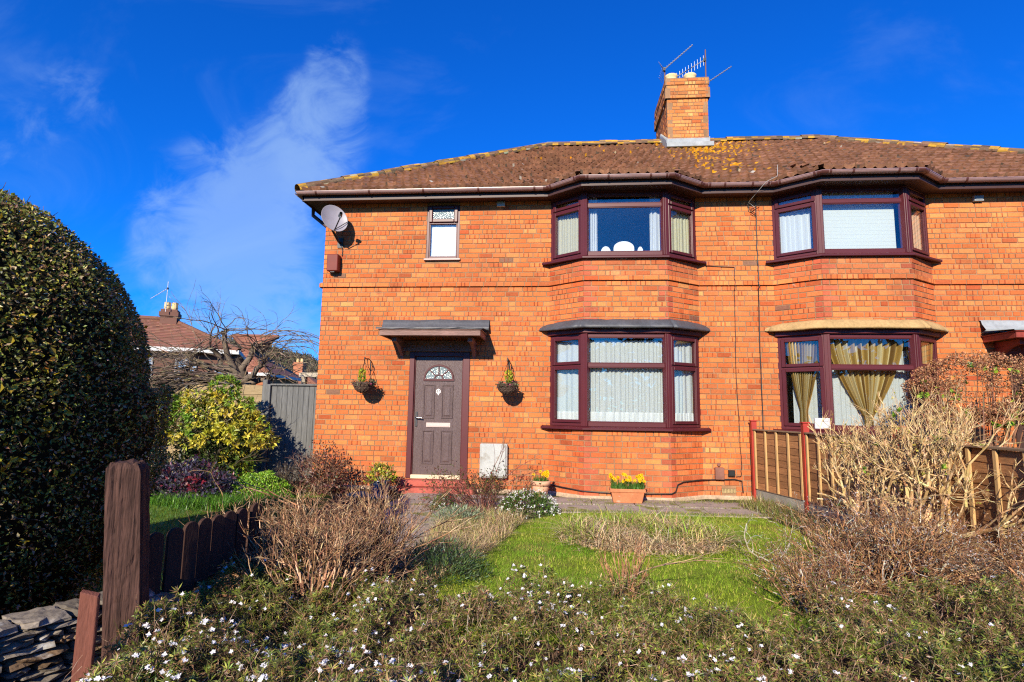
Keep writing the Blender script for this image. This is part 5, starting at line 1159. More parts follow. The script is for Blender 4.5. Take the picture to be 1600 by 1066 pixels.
# silvery green low plant and dark green plant near path foot
n = 2600; d = rdir(n); d[:, 2] = np.abs(d[:, 2]); t = thing('rosemary_plant', 'low dark green needle leaved plant by the near path edge', 'plant', (-.95, -4.75, GZ)); mb = MB(); P = A3(-.95, -4.75, GZ) + d * A3(.42, .34, .30) * rng.uniform(.4, 1, (n, 1))
mb.leaves(P, d + rdir(n) * .8 + UP * .4, rdir(n), .045, .008, pick([(.05, .09, .03), (.08, .13, .03), (.12, .18, .10), (.03, .05, .02)], [3, 3, 1.5, 2], n)); mb.build('leaves', LEAF, t)
n = 1700; d = rdir(n); d[:, 2] = np.abs(d[:, 2]); t = thing('silver_leaved_plant', 'small silvery green plant beside the path below the red twigged shrub', 'plant', (-1.25, -2.55, GZ)); mb = MB(); P = A3(-1.2, -2.55, GZ) + d * A3(.34, .26, .20) * rng.uniform(.4, 1, (n, 1))
mb.leaves(P, d + rdir(n) * .7 + UP * .5, rdir(n), .05, .009, pick([(.20, .24, .16), (.14, .19, .10), (.28, .30, .20)], [3, 2, 1], n)); mb.build('leaves', DULL, t)
# red twig shrub + white candytuft mound by the bay
t, _ = twig_shrub('red_twig_shrub', 'low spreading shrub of thin dark red twigs before the meter box', (-1.00, -1.72, GZ), .72, .36, .50, 120, [(.13, .05, .04), (.20, .08, .06), (.09, .05, .04), (.24, .14, .10)], [4, 3, 2, 1], .005, 2, 5, .16, .6, .55, .9, ([(.08, .035, .025), (.10, .11, .03), (.07, .09, .02), (.25, .03, .02)], [4, 2, 2, .6]), .03, 3000, cup=1.0)
Tw = Twigs()
for d in ((.9, 0, .75), (1.1, .1, .62), (.3, .1, 1), (.6, -.1, .9)): Tw.grow((-1.0, -1.7, .2), d, .62, .006, 1, 7, .05, 0, (1, 2), .35, .5)
mb = MB(); Tw.mesh(mb, [(.17, .06, .05), (.25, .12, .09)], [2, 1], 4); mb.build('long_branches', BARK, t)
def candytuft(name, label, c, rx, ry, h, n, nf):
    t = thing(name, label, 'plant', c); d = rdir(n); d[:, 2] = np.abs(d[:, 2]); P = A3(*c) + d * A3(rx, ry, h) * rng.uniform(.6, 1, (n, 1)); mb = MB()
    mb.leaves(P, d + rdir(n) * .8 + UP * .4, rdir(n), .045, .010, pick([(.07, .14, .02), (.10, .19, .025), (.05, .09, .02)], [3, 2, 2], n)); mb.build('leaves', LEAF, t)
    d = rdir(nf); d[:, 2] = np.abs(d[:, 2]); P = A3(*c) + d * A3(rx, ry, h) * 1.03; mb = MB()
    for k in range(5): mb.leaves(P + rng.normal(0, .010, (nf, 3)), d + rdir(nf) * .8, d, .020, .016, (.78, .78, .74))
    mb.build('flowers', PETAL, t)
candytuft('candytuft_mound', 'green mound dotted with white flowers by the round pot', (-.42, -1.75, GZ), .40, .38, .28, 3000, 170)
candytuft('candytuft_tuft', 'small tuft with white flowers at the corner of the door step', (-1.55, -1.75, GZ), .18, .22, .22, 700, 42)
# small bare stem bush on the lawn edge
ssb, _ = twig_shrub('small_stem_bush', 'small reddish brown stem bush at the near lawn edge before the grass clump', (.47, -5.05, GZ), .22, .16, .52, 26, [(.28, .13, .07), (.36, .20, .11), (.2, .09, .05)], [3, 2, 1], .006, 1, 6, .08, .35, .55, .8)
Tw = Twigs()
for d in ((1, .1, .35), (1, .3, .25)): Tw.grow((.50, -5.1, .12), d, .5, .005, 1, 6, .08, 0, (1, 2), .4, .5)
mb = MB(); Tw.mesh(mb, [(.4, .25, .14)], [1]); mb.build('side_branches', BARK, ssb)
# spirea, right front
SPC = [(.34, .175, .08), (.22, .105, .05), (.48, .32, .17), (.10, .052, .032), (.40, .37, .31)]
twig_shrub('spirea_shrub', 'wide dense reddish brown leafless shrub in the right foreground', (2.55, -4.62, GZ), 1.02, .58, .80, 170, SPC, [4, 4, 1.5, 3, 1.2], .0065, 2, 6, .24, .7, .56, .95, ([(.20, .10, .06), (.36, .33, .31), (.12, .06, .04), (.30, .18, .10)], [4, 2.4, 2, 2]), .018, 5000, cup=.85)
twig_shrub('low_spirea_shrub', 'lower sprawling dark twigged shrub between the lawn and the brown thicket', (1.75, -5.15, GZ), .52, .42, .46, 90, SPC, [3, 4, 1, 3, 1], .005, 2, 5, .18, .7, .56, .9, ([(.14, .07, .05), (.36, .34, .32), (.12, .16, .03)], [4, 1.2, 1.5]), .014, 1800)
twig_shrub('corner_twig_shrub', 'reddish bare twigs filling the right edge of the foreground', (3.45, -5.05, GZ), .66, .55, .62, 90, SPC, [4, 4, 2, 3, 1], .006, 2, 6, .24, .7, .56, .9, ([(.22, .11, .07), (.36, .33, .31)], [3, 2]), .016, 3000)
# lichen covered hooped twig
th = np.linspace(2.6, 6.0, 16); mb = MB(); mb.path(np.stack([1.86 + .20 * np.cos(th), -3.95 + .0 * th, .20 + .20 * np.sin(th)], -1) + rng.normal(0, .006, (16, 3)), .005, k=5, col=(.40, .36, .28)); Tw = Twigs()
for a in th[2::2]: Tw.grow((1.86 + .2 * math.cos(a), -3.95, .2 + .2 * math.sin(a)), (math.cos(a + 2), rng.normal(0, .4), .7), .16, .004, 1, 4, .2)
Tw.mesh(mb, [(.45, .43, .37), (.3, .26, .2)], [2, 1]); tag(mb.build('lichened_branch', BARK), 'curved branch crusted with whitish lichen over the right lawn edge', 'branch')
# weeds by the fence foot
q = scatter(2600, [(2.55, -.75), (3.05, -.3), (3.2, -1.2), (3.3, -2.6), (2.75, -2.9), (2.7, -1.5)]); mb = MB(); blades(mb, xyz(q, GZ), rng.uniform(.04, .20, len(q)), .009, .9, pick([(.13, .2, .025), (.25, .25, .06), (.36, .28, .14), (.2, .12, .07)], [3, 2, 2, 2], len(q)), seg=2)
tag(mb.build('fence_weeds', LEAF), 'weedy green and brown tufts along the foot of the fence', 'weeds', None, 'stuff')
# pale bush of thick tan stems in front of the fence
TAN = [(.54, .37, .17), (.64, .47, .25), (.42, .26, .12), (.27, .16, .07)]
tb = thing('pruned_pale_bush', 'tall bush of thick pale tan pruned stems with small green buds before the fence', 'shrub', (3.02, -3.75, GZ)); Tw = Twigs()
for i in range(21):
    a = rng.uniform(0, 6.28); e = rng.random() ** .5; d = A3(math.cos(a) * .55 * e + .1, math.sin(a) * .4 * e, 1.0 - .25 * e)
    Tw.grow((3.12 + d[0] * .25, -3.80 + d[1] * .2, GZ), d, rng.uniform(.62, .90), rng.uniform(.017, .026), 3, 6, .20, -.02, (3, 4), .55, .56, .64, .05, .95)
for i in range(17): Tw.grow((3.38 + rng.normal(0, .08), -3.76, GZ + .05), (rng.uniform(-.1, 1.0), rng.normal(0, .3), rng.uniform(.5, 1.0)), .62, .017, 3, 6, .2, -.02, (2, 4), .58, .56, .64, .05, .9)
for i in range(4): Tw.grow((3.0, -3.80, .5 + .1 * i), (-.5, rng.normal(0, .3), rng.uniform(.5, .9)), .34, .014, 2, 6, .18, -.02, (3, 4), .6, .55, .66, .05, .9)
kp = [i for i in range(len(Tw.A)) if Tw.A[i][0] > 2.45 + .25 * max(0, 1.0 - Tw.A[i][2]) and Tw.B[i][2] < 1.95]
for nm in ('A', 'B', 'ra', 'rb', 'mid'): setattr(Tw, nm, [getattr(Tw, nm)[i] for i in kp])
mb = MB(); Tw.mesh(mb, TAN, [4, 3, 2, 1], 4, .2); mb.build('branches', BARK, tb); P, D, dep = Tw.arr(); w = np.where(dep == 0)[0]; mb = MB()
i = rng.choice(w, 420); rosettes(mb, P[i], D[i] + UP * .3, 4, .020, .012, [(.30, .33, .03), (.42, .36, .05), (.36, .22, .06)], [3, 2, 2], .6); i = rng.choice(w, 22); rosettes(mb, P[i], D[i] + UP, 6, .05, .032, [(.26, .40, .03), (.20, .34, .03)], [1, 1], .5); mb.build('buds', LEAF, tb)
# brown hydrangea with dried heads in the next garden
hy = thing('dried_hydrangea', 'big hydrangea of dried brown flower heads against the right bay', 'shrub', (5.15, -1.75, GZ)); C0 = []
for c_, r_h, m_ in (((5.5, -1.45, 1.58), (.80, .55, .50), 95), ((4.90, -1.5, 1.66), (.30, .28, .20), 22), ((6.25, -1.4, 1.25), (.50, .45, .42), 45), ((5.15, -1.6, 1.25), (.34, .3, .16), 20), ((5.75, -1.75, 1.30), (.45, .3, .16), 24)):
    d_ = rdir(m_ * 2); d_ = d_[d_[:, 2] > -.12][:m_]; C0.append(A3(*c_) + d_ * A3(*r_h) * rng.uniform(.85, 1.05, (len(d_), 1)))
C0 = np.concatenate(C0); n = len(C0); d = C0 - A3(5.5, -1.4, 1.1); d /= np.linalg.norm(d, axis=1, keepdims=True); mb = MB(); n2 = 105
Pc = np.repeat(C0, n2, 0); o = rdir(len(Pc)); dr = np.repeat(d, n2, 0); P = Pc + o * rng.uniform(.05, .085, (len(Pc), 1)); mb.leaves(P, o + rdir(len(P)) * .6, o + rdir(len(P)) * .6, rng.uniform(.015, .032, len(P)), .018, pick([(.34, .155, .075), (.43, .22, .11), (.23, .10, .05), (.52, .31, .17), (.14, .06, .035)], [4, 3, 3, 1.5, 1.5], len(P)), fold=.08)
C1 = A3(4.62, -2.35, .62) + rdir(60) * A3(.28, .22, .26); P = np.repeat(C1, 60, 0) + rdir(3600) * .07; mb.leaves(P, rdir(3600), rdir(3600), .026, .018, pick([(.26, .13, .08), (.34, .19, .11), (.18, .085, .05)], [3, 2, 2], 3600)); mb.build('dried_flowers', DULL, hy)
Tw = Twigs()
for p in C0[rng.choice(n, 70)]: d_ = p - A3(5.15, -1.75, 0); Tw.grow((5.15 + d_[0] * .25, -1.75 + d_[1] * .25, GZ), d_ * A3(.75, .75, 1), np.linalg.norm(d_) * .95, .010, 0, 8, .06)
mb = MB(); Tw.mesh(mb, [(.22, .12, .07), (.14, .07, .04)], [1, 1], 4); mb.build('branches', BARK, hy); mb = MB(); k = rng.choice(n, 34); rosettes(mb, C0[k] + A3(0, -.08, -.12), rdir(34) + UP * .5 + A3(0, -.6, 0), 7, .075, .05, [(.25, .38, .03), (.18, .30, .03), (.32, .42, .06)], [1, 1, 1], .6); mb.build('young_leaves', LEAF, hy)

# ------------------------------------------------------------------ flowering ground cover across the foreground
bedpoly = [(-1.86, -8.3), (-1.86, -7.15), (-1.98, -6.78), (-2.06, -6.5), (-2.08, -5.9), (-2.04, -5.5), (-1.6, -5.35), (-1.0, -5.75), (-.55, -5.62), (-.1, -5.28), (.55, -5.30), (.85, -5.62), (1.15, -5.78), (1.6, -5.55), (2.4, -5.3), (3.6, -5.4), (3.6, -8.3)]
def bedz(q):
    x, y = q[:, 0], q[:, 1]; z = .15 + .10 * (vnoise(xyz(q, 0), .55, 51) - .5) * 2 + .09 * (vnoise(xyz(q, 0), 1.7, 52) - .5) * 2 + .05 * (vnoise(xyz(q, 0), 4.5, 53) - .5) * 2
    z = z + .10 * np.clip((-6.6 - y) / 1.2, 0, 1) + .17 * np.exp(-((x + 1.95) / .4) ** 2 - ((y + 6.4) / .6) ** 2) - .06 * np.exp(-((x + 1.4) / .6) ** 2 - ((y + 5.9) / .5) ** 2) + .05 * np.exp(-((x - .2) / .6) ** 2 - ((y + 5.5) / .3) ** 2)
    return np.maximum(z, .05)
ns = 13500; q = scatter(ns, bedpoly); z = bedz(q) + rng.normal(0, .018, ns); P = xyz(q, z); mb = MB()
# stems
lean = rdir(ns) * A3(1, 1, 0); B = P - UP * rng.uniform(.05, .11, (ns, 1)) - lean * rng.uniform(.02, .14, (ns, 1))
mb.tubes(B, P, .0016, .0012, pick([(.20, .12, .07), (.12, .08, .05), (.30, .21, .12), (.17, .17, .05)], [3, 3, 1.5, 1.5], ns), 3)
# whorls of narrow leaves up each stem
kL = 17; A = np.repeat(P, kL, 0); Bt = np.repeat(B, kL, 0); tipm = rng.random(ns * kL) < .66; t_ = np.where(tipm, rng.uniform(.84, 1, ns * kL), rng.random(ns * kL) ** .6)[:, None]; Q = Bt + (A - Bt) * t_; ax = np.repeat((P - B) / np.linalg.norm(P - B, axis=1, keepdims=True), kL, 0)
a = rdir(ns * kL); a -= ax * np.sum(a * ax, 1, keepdims=True); D = ax * rng.uniform(-.1, .55, (ns * kL, 1)) + a / np.maximum(np.linalg.norm(a, axis=1, keepdims=True), 1e-6)
zone = np.repeat(vnoise(P, .7, 55), kL); br_ = rng.random(ns * kL) < np.clip(.15 + .7 * (zone - .42) + .15 * (1 - t_[:, 0]), .08, .65)
c = pick([(.145, .19, .028), (.215, .255, .038), (.085, .115, .02), (.34, .34, .06), (.25, .18, .055)], [4, 3, 3, 1.5, 1.5], ns * kL, .25, .08); c[br_] = pick([(.30, .165, .085), (.42, .26, .14), (.18, .095, .05), (.52, .36, .20)], [4, 2, 3, 1], br_.sum(), .25, .06)
mb.leaves(Q, D, ax, rng.uniform(.017, .042, ns * kL), rng.uniform(.0042, .0072, ns * kL), c, fold=.03)
# dry woody stems poking through
Tw = Twigs(); qq = scatter(900, bedpoly); zz = bedz(qq)
for (x, y), z0 in zip(qq, zz): Tw.grow((x, y, z0 - .12), (rng.normal(0, .45), rng.normal(0, .45), 1), rng.uniform(.12, .22), .0022, 1, 5, .30, 0, (1, 2), .7, .5)
Tw.mesh(mb, [(.40, .26, .16), (.28, .15, .09), (.48, .34, .23), (.16, .08, .05)], [3, 3, 2, 2], 3)
q2 = scatter(800, bedpoly); mb.leaves(xyz(q2, bedz(q2) + rng.uniform(-.06, .02, 800)), rdir(800) * A3(1, 1, .4), rdir(800), rng.uniform(.03, .10, 800), .004, pick([(.42, .30, .18), (.34, .2, .1), (.45, .2, .05)], [3, 2, .5], 800))
q3 = scatter(60000, bedpoly); P3 = xyz(q3, bedz(q3) - rng.uniform(.015, .09, len(q3)))
mb.leaves(P3, rdir(len(P3)) * A3(1, 1, .7), rdir(len(P3)), rng.uniform(.018, .036, len(P3)), .0075, pick([(.14, .15, .028), (.19, .19, .035), (.21, .12, .06), (.08, .09, .02), (.32, .20, .10)], [3, 2, 2, 2, 1], len(P3)))
bo = mb.build('flowering_ground_cover', LEAF); tag(bo, 'dense green ground cover with brown stems across the whole foreground', 'ground cover', None, 'stuff')
nf = 1150; q = scatter(nf * 3, bedpoly); w = vnoise(xyz(q, 0), .6, 57); q = q[(rng.random(len(q)) < np.clip(1.4 * (w - .1), .15, 1)) & (q[:, 0] < 1.9 + rng.normal(0, .4, len(q)))][:nf]; nf = len(q); C = xyz(q, bedz(q) + rng.uniform(.0, .03, nf)); mb = MB()
for j in range(4):
    fc = C + rdir(nf) * A3(.011, .011, .006) * (j > 0); nrm = UP + rdir(nf) * .7 + A3(0, -.4, 0); nrm /= np.linalg.norm(nrm, axis=1, keepdims=True); e1 = np.cross(nrm, A3(1, .2, 0)); e1 /= np.linalg.norm(e1, axis=1, keepdims=True); e2 = np.cross(nrm, e1); s = rng.uniform(.6, 1.05, nf) * (rng.random(nf) < (1 - .18 * j))
    for k in range(4): an = k * math.pi / 2 + .3 * j + rng.normal(0, .15); mb.leaves(fc, e1 * math.cos(an) + e2 * math.sin(an) + nrm * .15, nrm, .0112 * s + 1e-5, .0086 * s + 1e-5, (.80, .78, .80))
tag(mb.build('white_flowers', PETAL), 'scattered clusters of tiny white flowers on the foreground ground cover', 'flowers', None, 'stuff')
mb = MB(); pf = [(-2.30, -5.95), (-2.18, -6.35), (-2.0, -6.65)]
for x, y in pf:
    n = 120; blades(mb, np.tile(A3(x, y, GZ), (n, 1)) + rng.normal(0, .05, (n, 3)) * A3(1, 1, 0), rng.uniform(.15, .42, n), .010, .7, pick([(.06, .13, .02), (.09, .18, .03), (.2, .24, .05)], [2, 2, 1], n), seg=3)
tag(mb.build('strap_leaf_tufts', LEAF), 'green strap leaves in the shade by the hedge foot', 'plants', None, 'stuff')

# ------------------------------------------------------------------ distant houses and hill
def far_house(name, label, c, yaw, L, D, he, hr, wallc, roofc, wins=(), chim=None, hip=True, fasc=(.6, .6, .58)):
    t = thing(name, label, 'house', (c[0], c[1], 0)); ca, sa = math.cos(yaw), math.sin(yaw); fr = Fr((c[0], c[1], 0), (ca, sa, 0), (sa, -ca, 0))
    mb = MB(); mb.box(0, L, -D, 0, -.3, he, col=wallc, fr=fr); mb.build('wall', FARW, t)
    mb = MB(); o = .35; h = D / 2 if hip else 0; e = he - .02; pts = fr(np.array([[-o, o, e], [L + o, o, e], [L + o, -D - o, e], [-o, -D - o, e], [h, -D / 2, hr], [L - h, -D / 2, hr]]))
    for quad in ((0, 1, 5, 4), (2, 3, 4, 5)):
        A_, B_, C_, D_ = [pts[i] for i in quad]; g = np.array([[(A_ * (1 - a) + B_ * a) * (1 - b) + (D_ * (1 - a) + C_ * a) * b for a in np.linspace(0, 1, 25)] for b in np.linspace(0, 1, 19)]); mb.grid(g, pick([roofc], [1], 24 * 18, .16, .05))
        for b in np.linspace(0, .95, 18): p0, p1 = A_ * (1 - b) + D_ * b, B_ * (1 - b) + C_ * b; mb.tubes([p0], [p1], .03, .03, A3(*roofc) * .8, 3)
    mb.add(pts[[1, 2, 5]], [(0, 1, 2)], roofc); mb.add(pts[[3, 0, 4]], [(0, 1, 2)], A3(*roofc))
    mb.tubes([pts[4]], [pts[5]], .13, .13, A3(*roofc) * .7, 6); mb.tubes([pts[0], pts[1]], [pts[4], pts[5]], .12, .12, A3(*roofc) * .65, 6); rf = mb.build('roof', FARW, t)
    mb = MB(); mb.box(-o, L + o, o - .02, o + .05, he - .16, he, col=fasc, fr=fr); mb.box(L + o - .02, L + o + .05, -D - o, o - .02, he - .16, he, col=fasc, fr=fr); mb.build('gutter', FARW, rf)
    for side, u0, u1, z0, z1 in wins:
        f2 = fr if side == 0 else Fr(fr(np.array([[L, 0, 0]]))[0], tuple(-fr.N), tuple(fr.U)); w = MB()
        for a, b, cc, d in ((u0, u1, z0, z0 + .06), (u0, u1, z1 - .06, z1), (u0, u0 + .06, z0 + .06, z1 - .06), (u1 - .06, u1, z0 + .06, z1 - .06), ((u0 + u1) / 2 - .03, (u0 + u1) / 2 + .03, z0 + .06, z1 - .06)): w.box(a, b, .005, .06, cc, d, col=(.34, .36, .40), fr=f2)
        wo = w.build('window', FARW, t); w = MB(); w.box(u0 + .06, u1 - .06, .008, .02, z0 + .06, z1 - .06, fr=f2); w.build('pane', FARG, wo)
    for (u0, w_, n0, zt) in (chim or []):
        mb = MB(); mb.box(u0, u0 + w_, n0 - w_ * 1.2, n0, he, zt, col=A3(*wallc) * 1.1, fr=fr); mb.box(u0 - .05, u0 + w_ + .05, n0 - w_ * 1.2 - .05, n0 + .05, zt - .30, zt - .12, col=A3(*wallc), fr=fr)
        c1 = mb.build('chimney', FARW, rf if False else t); 
        for q in (.28, .72):
            p = fr(np.array([[u0 + w_ * q, n0 - w_ * .6, 0]]))[0]; mb = MB(); mb.lathe([(.1, 0), (.13, .1), (.12, .3), (.13, .34), (.0, .34)], (p[0], p[1], zt), 10, col=(.62, .46, .22)); mb.build('chimney_pot', FARW, c1)
    return t
WA = (.25, .115, .075); RA = (.25, .115, .075)
A0 = far_house('terraced_house', 'brown brick house with red tiled roof beyond the hedge and bare tree', (-19.2, 9.2), R(27), 6.5, 5.2, 3.5, 4.95, (.15, .075, .055), RA, [(0, 3.2, 3.85, 1.9, 3.1), (0, 4.6, 5.35, 1.9, 3.1), (0, 6.0, 6.75, 1.7, 2.8), (0, 3.2, 3.85, .1, 1.2), (0, 4.6, 5.35, .1, 1.2)], [(3.55, .62, -2.1, 5.35)])
yagi((-16.7, 12.6, 5.2), (-16.7, 12.6, 6.5), (-16.7, 12.6, 6.2), (-17.2, 12.3, 5.7), 8, .16, 'aerial on the chimney of the brown house beyond the hedge', False, False, METAL)
far_house('hipped_house', 'orange brick hipped house behind the bare tree with a white gutter', (-19.3, 18.9), R(9), 3.4, 6.0, 3.05, 5.4, (.40, .15, .07), (.28, .12, .075), [(0, 2.35, 3.0, 1.5, 2.6), (1, .5, 1.3, 1.3, 2.5), (1, 2.4, 3.4, 1.3, 2.3), (1, 4.2, 5.0, 1.4, 2.2)])
far_house('distant_house', 'small far red brick house with one chimney above the gate', (-23.4, 33.5), R(8), 3.8, 4.2, 2.9, 4.3, (.38, .15, .08), (.30, .13, .08), [(0, .6, 1.3, 1.3, 2.2)], [(1.45, .75, -1.5, 4.95)])
far_house('further_house', 'very far roof with twin orange chimney pots by the house edge', (-28.0, 48.0), R(5), 4.0, 5, 2.2, 3.6, (.36, .16, .09), (.30, .14, .09), [], [(1.9, .8, -2.2, 4.3)])
# flat wooden rail / carport beam beyond the gate
mb = MB(); mb.box(-5.6, -3.9, 2.2, 2.32, 1.93, 2.02, col=(.42, .37, .29)); mb.box(-5.55, -5.45, 2.2, 2.3, 0, 1.93, col=(.3, .25, .18)); mb.box(-4.05, -3.95, 2.2, 2.3, 0, 1.93, col=(.3, .25, .18)); tag(mb.build('carport_beam', TINT), 'pale timber beam on posts behind the grey gate', 'beam')
# hill with woods
mb = MB(); nx, ny = 90, 26; X = np.linspace(-330, 10, nx); Y = np.linspace(120, 330, ny); G = np.zeros((ny, nx, 3))
for j, y in enumerate(Y):
    for i, x in enumerate(X):
        s = x / (y + 9.3); prof = 2 + 26 * np.clip((-.42 - s) / .16, 0, 1) ** .8 + 9 * np.exp(-((s + .44) / .07) ** 2); G[j, i] = (x, y, -1 + (prof + 1) * min(1, (y - 120) / 75) * (1 if y < 240 else 1) * .85)
mb.grid(G); tag(mb.build('hill', HILLM, smooth=True), 'wooded hill behind the far houses', 'hill', None, 'structure')
q = np.stack([rng.uniform(-150, -60, 1500), rng.uniform(150, 215, 1500)], -1); P = []
for x, y in q:
    s = x / (y + 9.3); prof = 2 + 26 * np.clip((-.42 - s) / .16, 0, 1) ** .8 + 9 * math.exp(-((s + .44) / .07) ** 2); P.append((x, y, -1 + (prof + 1) * min(1, (y - 120) / 75) * .85))
P = np.repeat(np.array(P), 26, 0); n = len(P); Dd = rdir(n); mb = MB(); tp = P + Dd * A3(1.7, 1.7, 1.9) + UP * 2.2
mb.leaves(tp, rdir(n) + UP * .6, rdir(n), rng.uniform(.8, 1.8, n), .35, pick([(.13, .105, .07), (.09, .075, .05), (.10, .11, .05), (.17, .14, .10)], [4, 3, 1.5, 1.5], n)); tag(mb.build('far_woods', DULL), 'leafless grey brown woods covering the far hill', 'woods', None, 'stuff')

n = 15000; X = rng.uniform(-70, 70, n); top = 6.5 + 2.2 * np.sin(X * .31) + 1.5 * np.sin(X * .83 + 1) ; Zt = rng.random(n) ** .8 * top; mb = MB()  # unseen row behind the camera, added for the windows to reflect
mb.leaves(np.stack([X, -46 + rng.normal(0, 2.2, n), Zt], -1), rdir(n), rdir(n), rng.uniform(.6, 1.5, n), .7, pick([(.05, .05, .03), (.08, .06, .04), (.04, .055, .02)], [2, 2, 1], n))
tag(mb.build('reflection_treeline', DULL), 'row of trees added across the street for the window glass to reflect', 'trees', None, 'stuff')
# ------------------------------------------------------------------ world, sun, camera
TS = np.array([-.20, -1.0, .49]); TS /= np.linalg.norm(TS); elev = math.asin(TS[2]); az = math.atan2(TS[0], TS[1])
W = bpy.data.worlds.new('World'); S.world = W; W.use_nodes = True; nt = W.node_tree; N = nt.nodes; Lk = nt.links; bg = N['Background']; bg.inputs[1].default_value = SKY_STRENGTH = .074
sky = N.new('ShaderNodeTexSky'); sky.sky_type = 'NISHITA'; sky.sun_disc = False; sky.sun_elevation = elev; sky.sun_rotation = az; sky.air_density = 1.0; sky.dust_density = .3; sky.ozone_density = 2.5
hs = N.new('ShaderNodeHueSaturation'); hs.inputs['Saturation'].default_value = 1.15; Lk.new(sky.outputs[0], hs.inputs['Color']); tn = N.new('ShaderNodeMix'); tn.data_type = 'RGBA'; tn.blend_type = 'MULTIPLY'; tn.inputs[0].default_value = 1; Lk.new(hs.outputs[0], tn.inputs[6]); tn.inputs[7].default_value = (.05, .72, 1.85, 1)
geo = N.new('ShaderNodeTexCoord')
def dirn(px, py):   # constant directions of the cloud wisps on the sky sphere
    f, yaw, pit, rol = 870, .088265, .12258, .0149963
    F = A3(-math.sin(yaw) * math.cos(pit), math.cos(yaw) * math.cos(pit), math.sin(pit)); r_ = A3(math.cos(yaw), math.sin(yaw), 0); u_ = np.cross(r_, F)
    r2 = math.cos(rol) * r_ + math.sin(rol) * u_; u2 = -math.sin(rol) * r_ + math.cos(rol) * u_; d = F + (px - 800) / f * r2 - (py - 533) / f * u2; return d / np.linalg.norm(d)
wisps = [(dirn(x, y), R(s), a) for x, y, s, a in ((528, 95, 2.6, .42), (518, 150, 3.6, .50), (500, 210, 4.8, .55), (460, 250, 5.2, .45), (400, 290, 6.0, .42), (340, 330, 6.2, .40), (430, 340, 6.5, .38), (350, 410, 6.8, .38), (430, 440, 6.5, .42), (300, 380, 5.0, .28), (390, 500, 7, .35), (100, 145, 4.0, .20), (130, 150, 2.5, .15), (10, 235, 3.8, .25), (20, 270, 2.6, .18), (480, 560, 7, .40), (280, 520, 8, .30))]
acc = None
for d, s, a in wisps:
    dt = N.new('ShaderNodeVectorMath'); dt.operation = 'DOT_PRODUCT'; Lk.new(geo.outputs['Generated'], dt.inputs[0]); dt.inputs[1].default_value = tuple(d)
    mr = N.new('ShaderNodeMapRange'); mr.interpolation_type = 'SMOOTHERSTEP'; mr.inputs['From Min'].default_value = math.cos(s * 1.35); mr.inputs['From Max'].default_value = 1.0; mr.inputs['To Max'].default_value = a; Lk.new(dt.outputs['Value'], mr.inputs[0])
    if acc is None: acc = mr.outputs[0]
    else:
        ad = N.new('ShaderNodeMath'); ad.operation = 'ADD'; Lk.new(acc, ad.inputs[0]); Lk.new(mr.outputs[0], ad.inputs[1]); acc = ad.outputs[0]
mp = N.new('ShaderNodeMapping'); mp.inputs['Rotation'].default_value = (.3, .9, .2); mp.inputs['Scale'].default_value = (3.2, 7.5, 6); Lk.new(geo.outputs['Generated'], mp.inputs[0])
n1 = N.new('ShaderNodeTexNoise'); n1.inputs['Scale'].default_value = 2.6; n1.inputs['Detail'].default_value = 9; n1.inputs['Roughness'].default_value = .62; n1.inputs['Distortion'].default_value = .5; Lk.new(mp.outputs[0], n1.inputs['Vector'])
ml = N.new('ShaderNodeMath'); ml.operation = 'MULTIPLY_ADD'; Lk.new(acc, ml.inputs[0]); ml.inputs[1].default_value = .42; nn_ = N.new('ShaderNodeMath'); nn_.operation = 'MULTIPLY'; nn_.inputs[1].default_value = 1.35; Lk.new(n1.outputs[0], nn_.inputs[0]); Lk.new(nn_.outputs[0], ml.inputs[2])
r1 = N.new('ShaderNodeMapRange'); r1.interpolation_type = 'SMOOTHSTEP'; r1.inputs['From Min'].default_value = .72; r1.inputs['From Max'].default_value = 1.36; r1.inputs['To Max'].default_value = .52; Lk.new(ml.outputs[0], r1.inputs[0])
mp2 = N.new('ShaderNodeMapping'); mp2.inputs['Rotation'].default_value = (.2, .5, .9); mp2.inputs['Scale'].default_value = (1.3, 3.6, 3.0); Lk.new(geo.outputs['Generated'], mp2.inputs[0])
n2_ = N.new('ShaderNodeTexNoise'); n2_.inputs['Scale'].default_value = 1.7; n2_.inputs['Detail'].default_value = 10; n2_.inputs['Roughness'].default_value = .6; n2_.inputs['Distortion'].default_value = .8; Lk.new(mp2.outputs[0], n2_.inputs['Vector'])
r2_ = N.new('ShaderNodeMapRange'); r2_.interpolation_type = 'SMOOTHSTEP'; r2_.inputs['From Min'].default_value = .48; r2_.inputs['From Max'].default_value = .80; r2_.inputs['To Max'].default_value = .13; Lk.new(n2_.outputs[0], r2_.inputs[0])
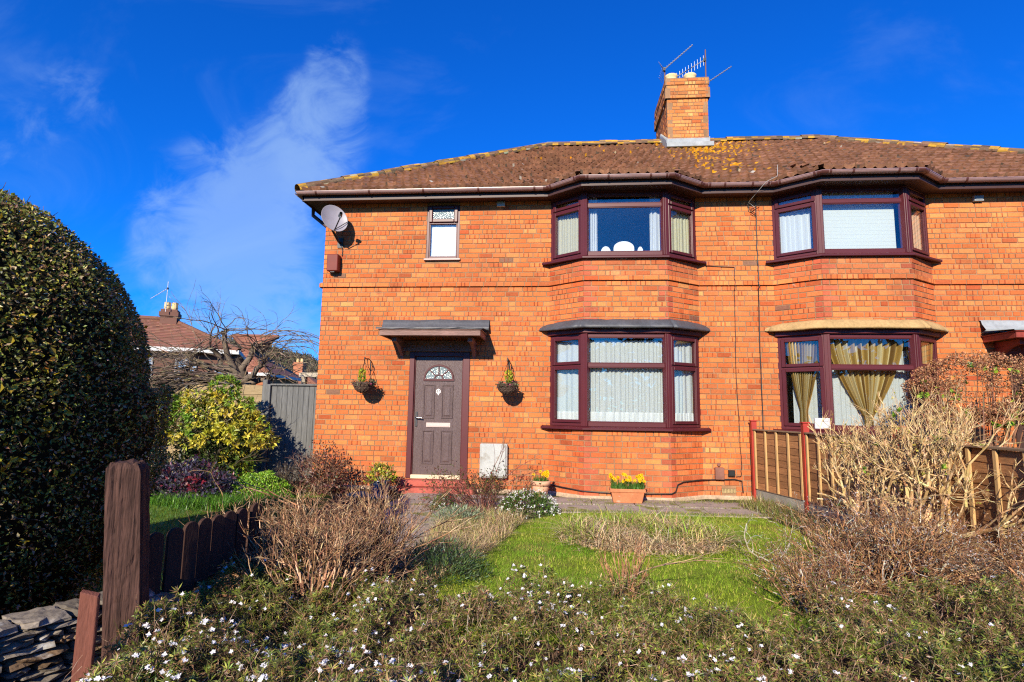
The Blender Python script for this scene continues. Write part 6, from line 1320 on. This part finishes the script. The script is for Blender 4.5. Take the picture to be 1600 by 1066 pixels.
ac = N.new('ShaderNodeMapRange'); ac.interpolation_type = 'SMOOTHSTEP'; ac.inputs['From Max'].default_value = .55; Lk.new(acc, ac.inputs[0])
mu = N.new('ShaderNodeMath'); mu.operation = 'MULTIPLY'; mu.operation = 'MULTIPLY_ADD'; mu.use_clamp = True; Lk.new(ac.outputs[0], mu.inputs[0]); Lk.new(r1.outputs[0], mu.inputs[1]); Lk.new(r2_.outputs[0], mu.inputs[2])
cm = N.new('ShaderNodeMix'); cm.data_type = 'RGBA'; Lk.new(mu.outputs[0], cm.inputs[0]); Lk.new(tn.outputs[2], cm.inputs[6]); cm.inputs[7].default_value = (3.2, 5.0, 8.0, 1); Lk.new(cm.outputs[2], bg.inputs[0])
sun = bpy.data.lights.new('sun', 'SUN'); sun.energy = 5.0; sun.angle = R(.5); sun.color = (1, .89, .71); so = bpy.data.objects.new('sun', sun); COL.objects.link(so); so.rotation_euler = Vector(TS).to_track_quat('Z', 'Y').to_euler(); so.location = (-6, -20, 9)
cam = bpy.data.cameras.new('camera'); cam.sensor_width = 36; cam.lens = 36 * 870 / 1600; cam.clip_start = .05; cam.clip_end = 2000; co = bpy.data.objects.new('camera', cam); COL.objects.link(co)
yaw, pit, rol = .088265, .12258, .0149963
F = A3(-math.sin(yaw) * math.cos(pit), math.cos(yaw) * math.cos(pit), math.sin(pit)); r_ = A3(math.cos(yaw), math.sin(yaw), 0); u_ = np.cross(r_, F); r2 = math.cos(rol) * r_ + math.sin(rol) * u_; u2 = -math.sin(rol) * r_ + math.cos(rol) * u_
co.matrix_world = Matrix(((r2[0], u2[0], -F[0], 0), (r2[1], u2[1], -F[1], -9.3155), (r2[2], u2[2], -F[2], 1.29725), (0, 0, 0, 1)))
S.camera = co
S.view_settings.view_transform = 'Standard'; S.view_settings.look = 'None'; S.view_settings.exposure = 0.70; S.view_settings.gamma = 1
S.render.engine = 'CYCLES'; S.cycles.max_bounces = 6; S.cycles.transparent_max_bounces = 12; S.cycles.use_denoising = False; S.cycles.filter_width = 1.2; S.cycles.sample_clamp_indirect = 4
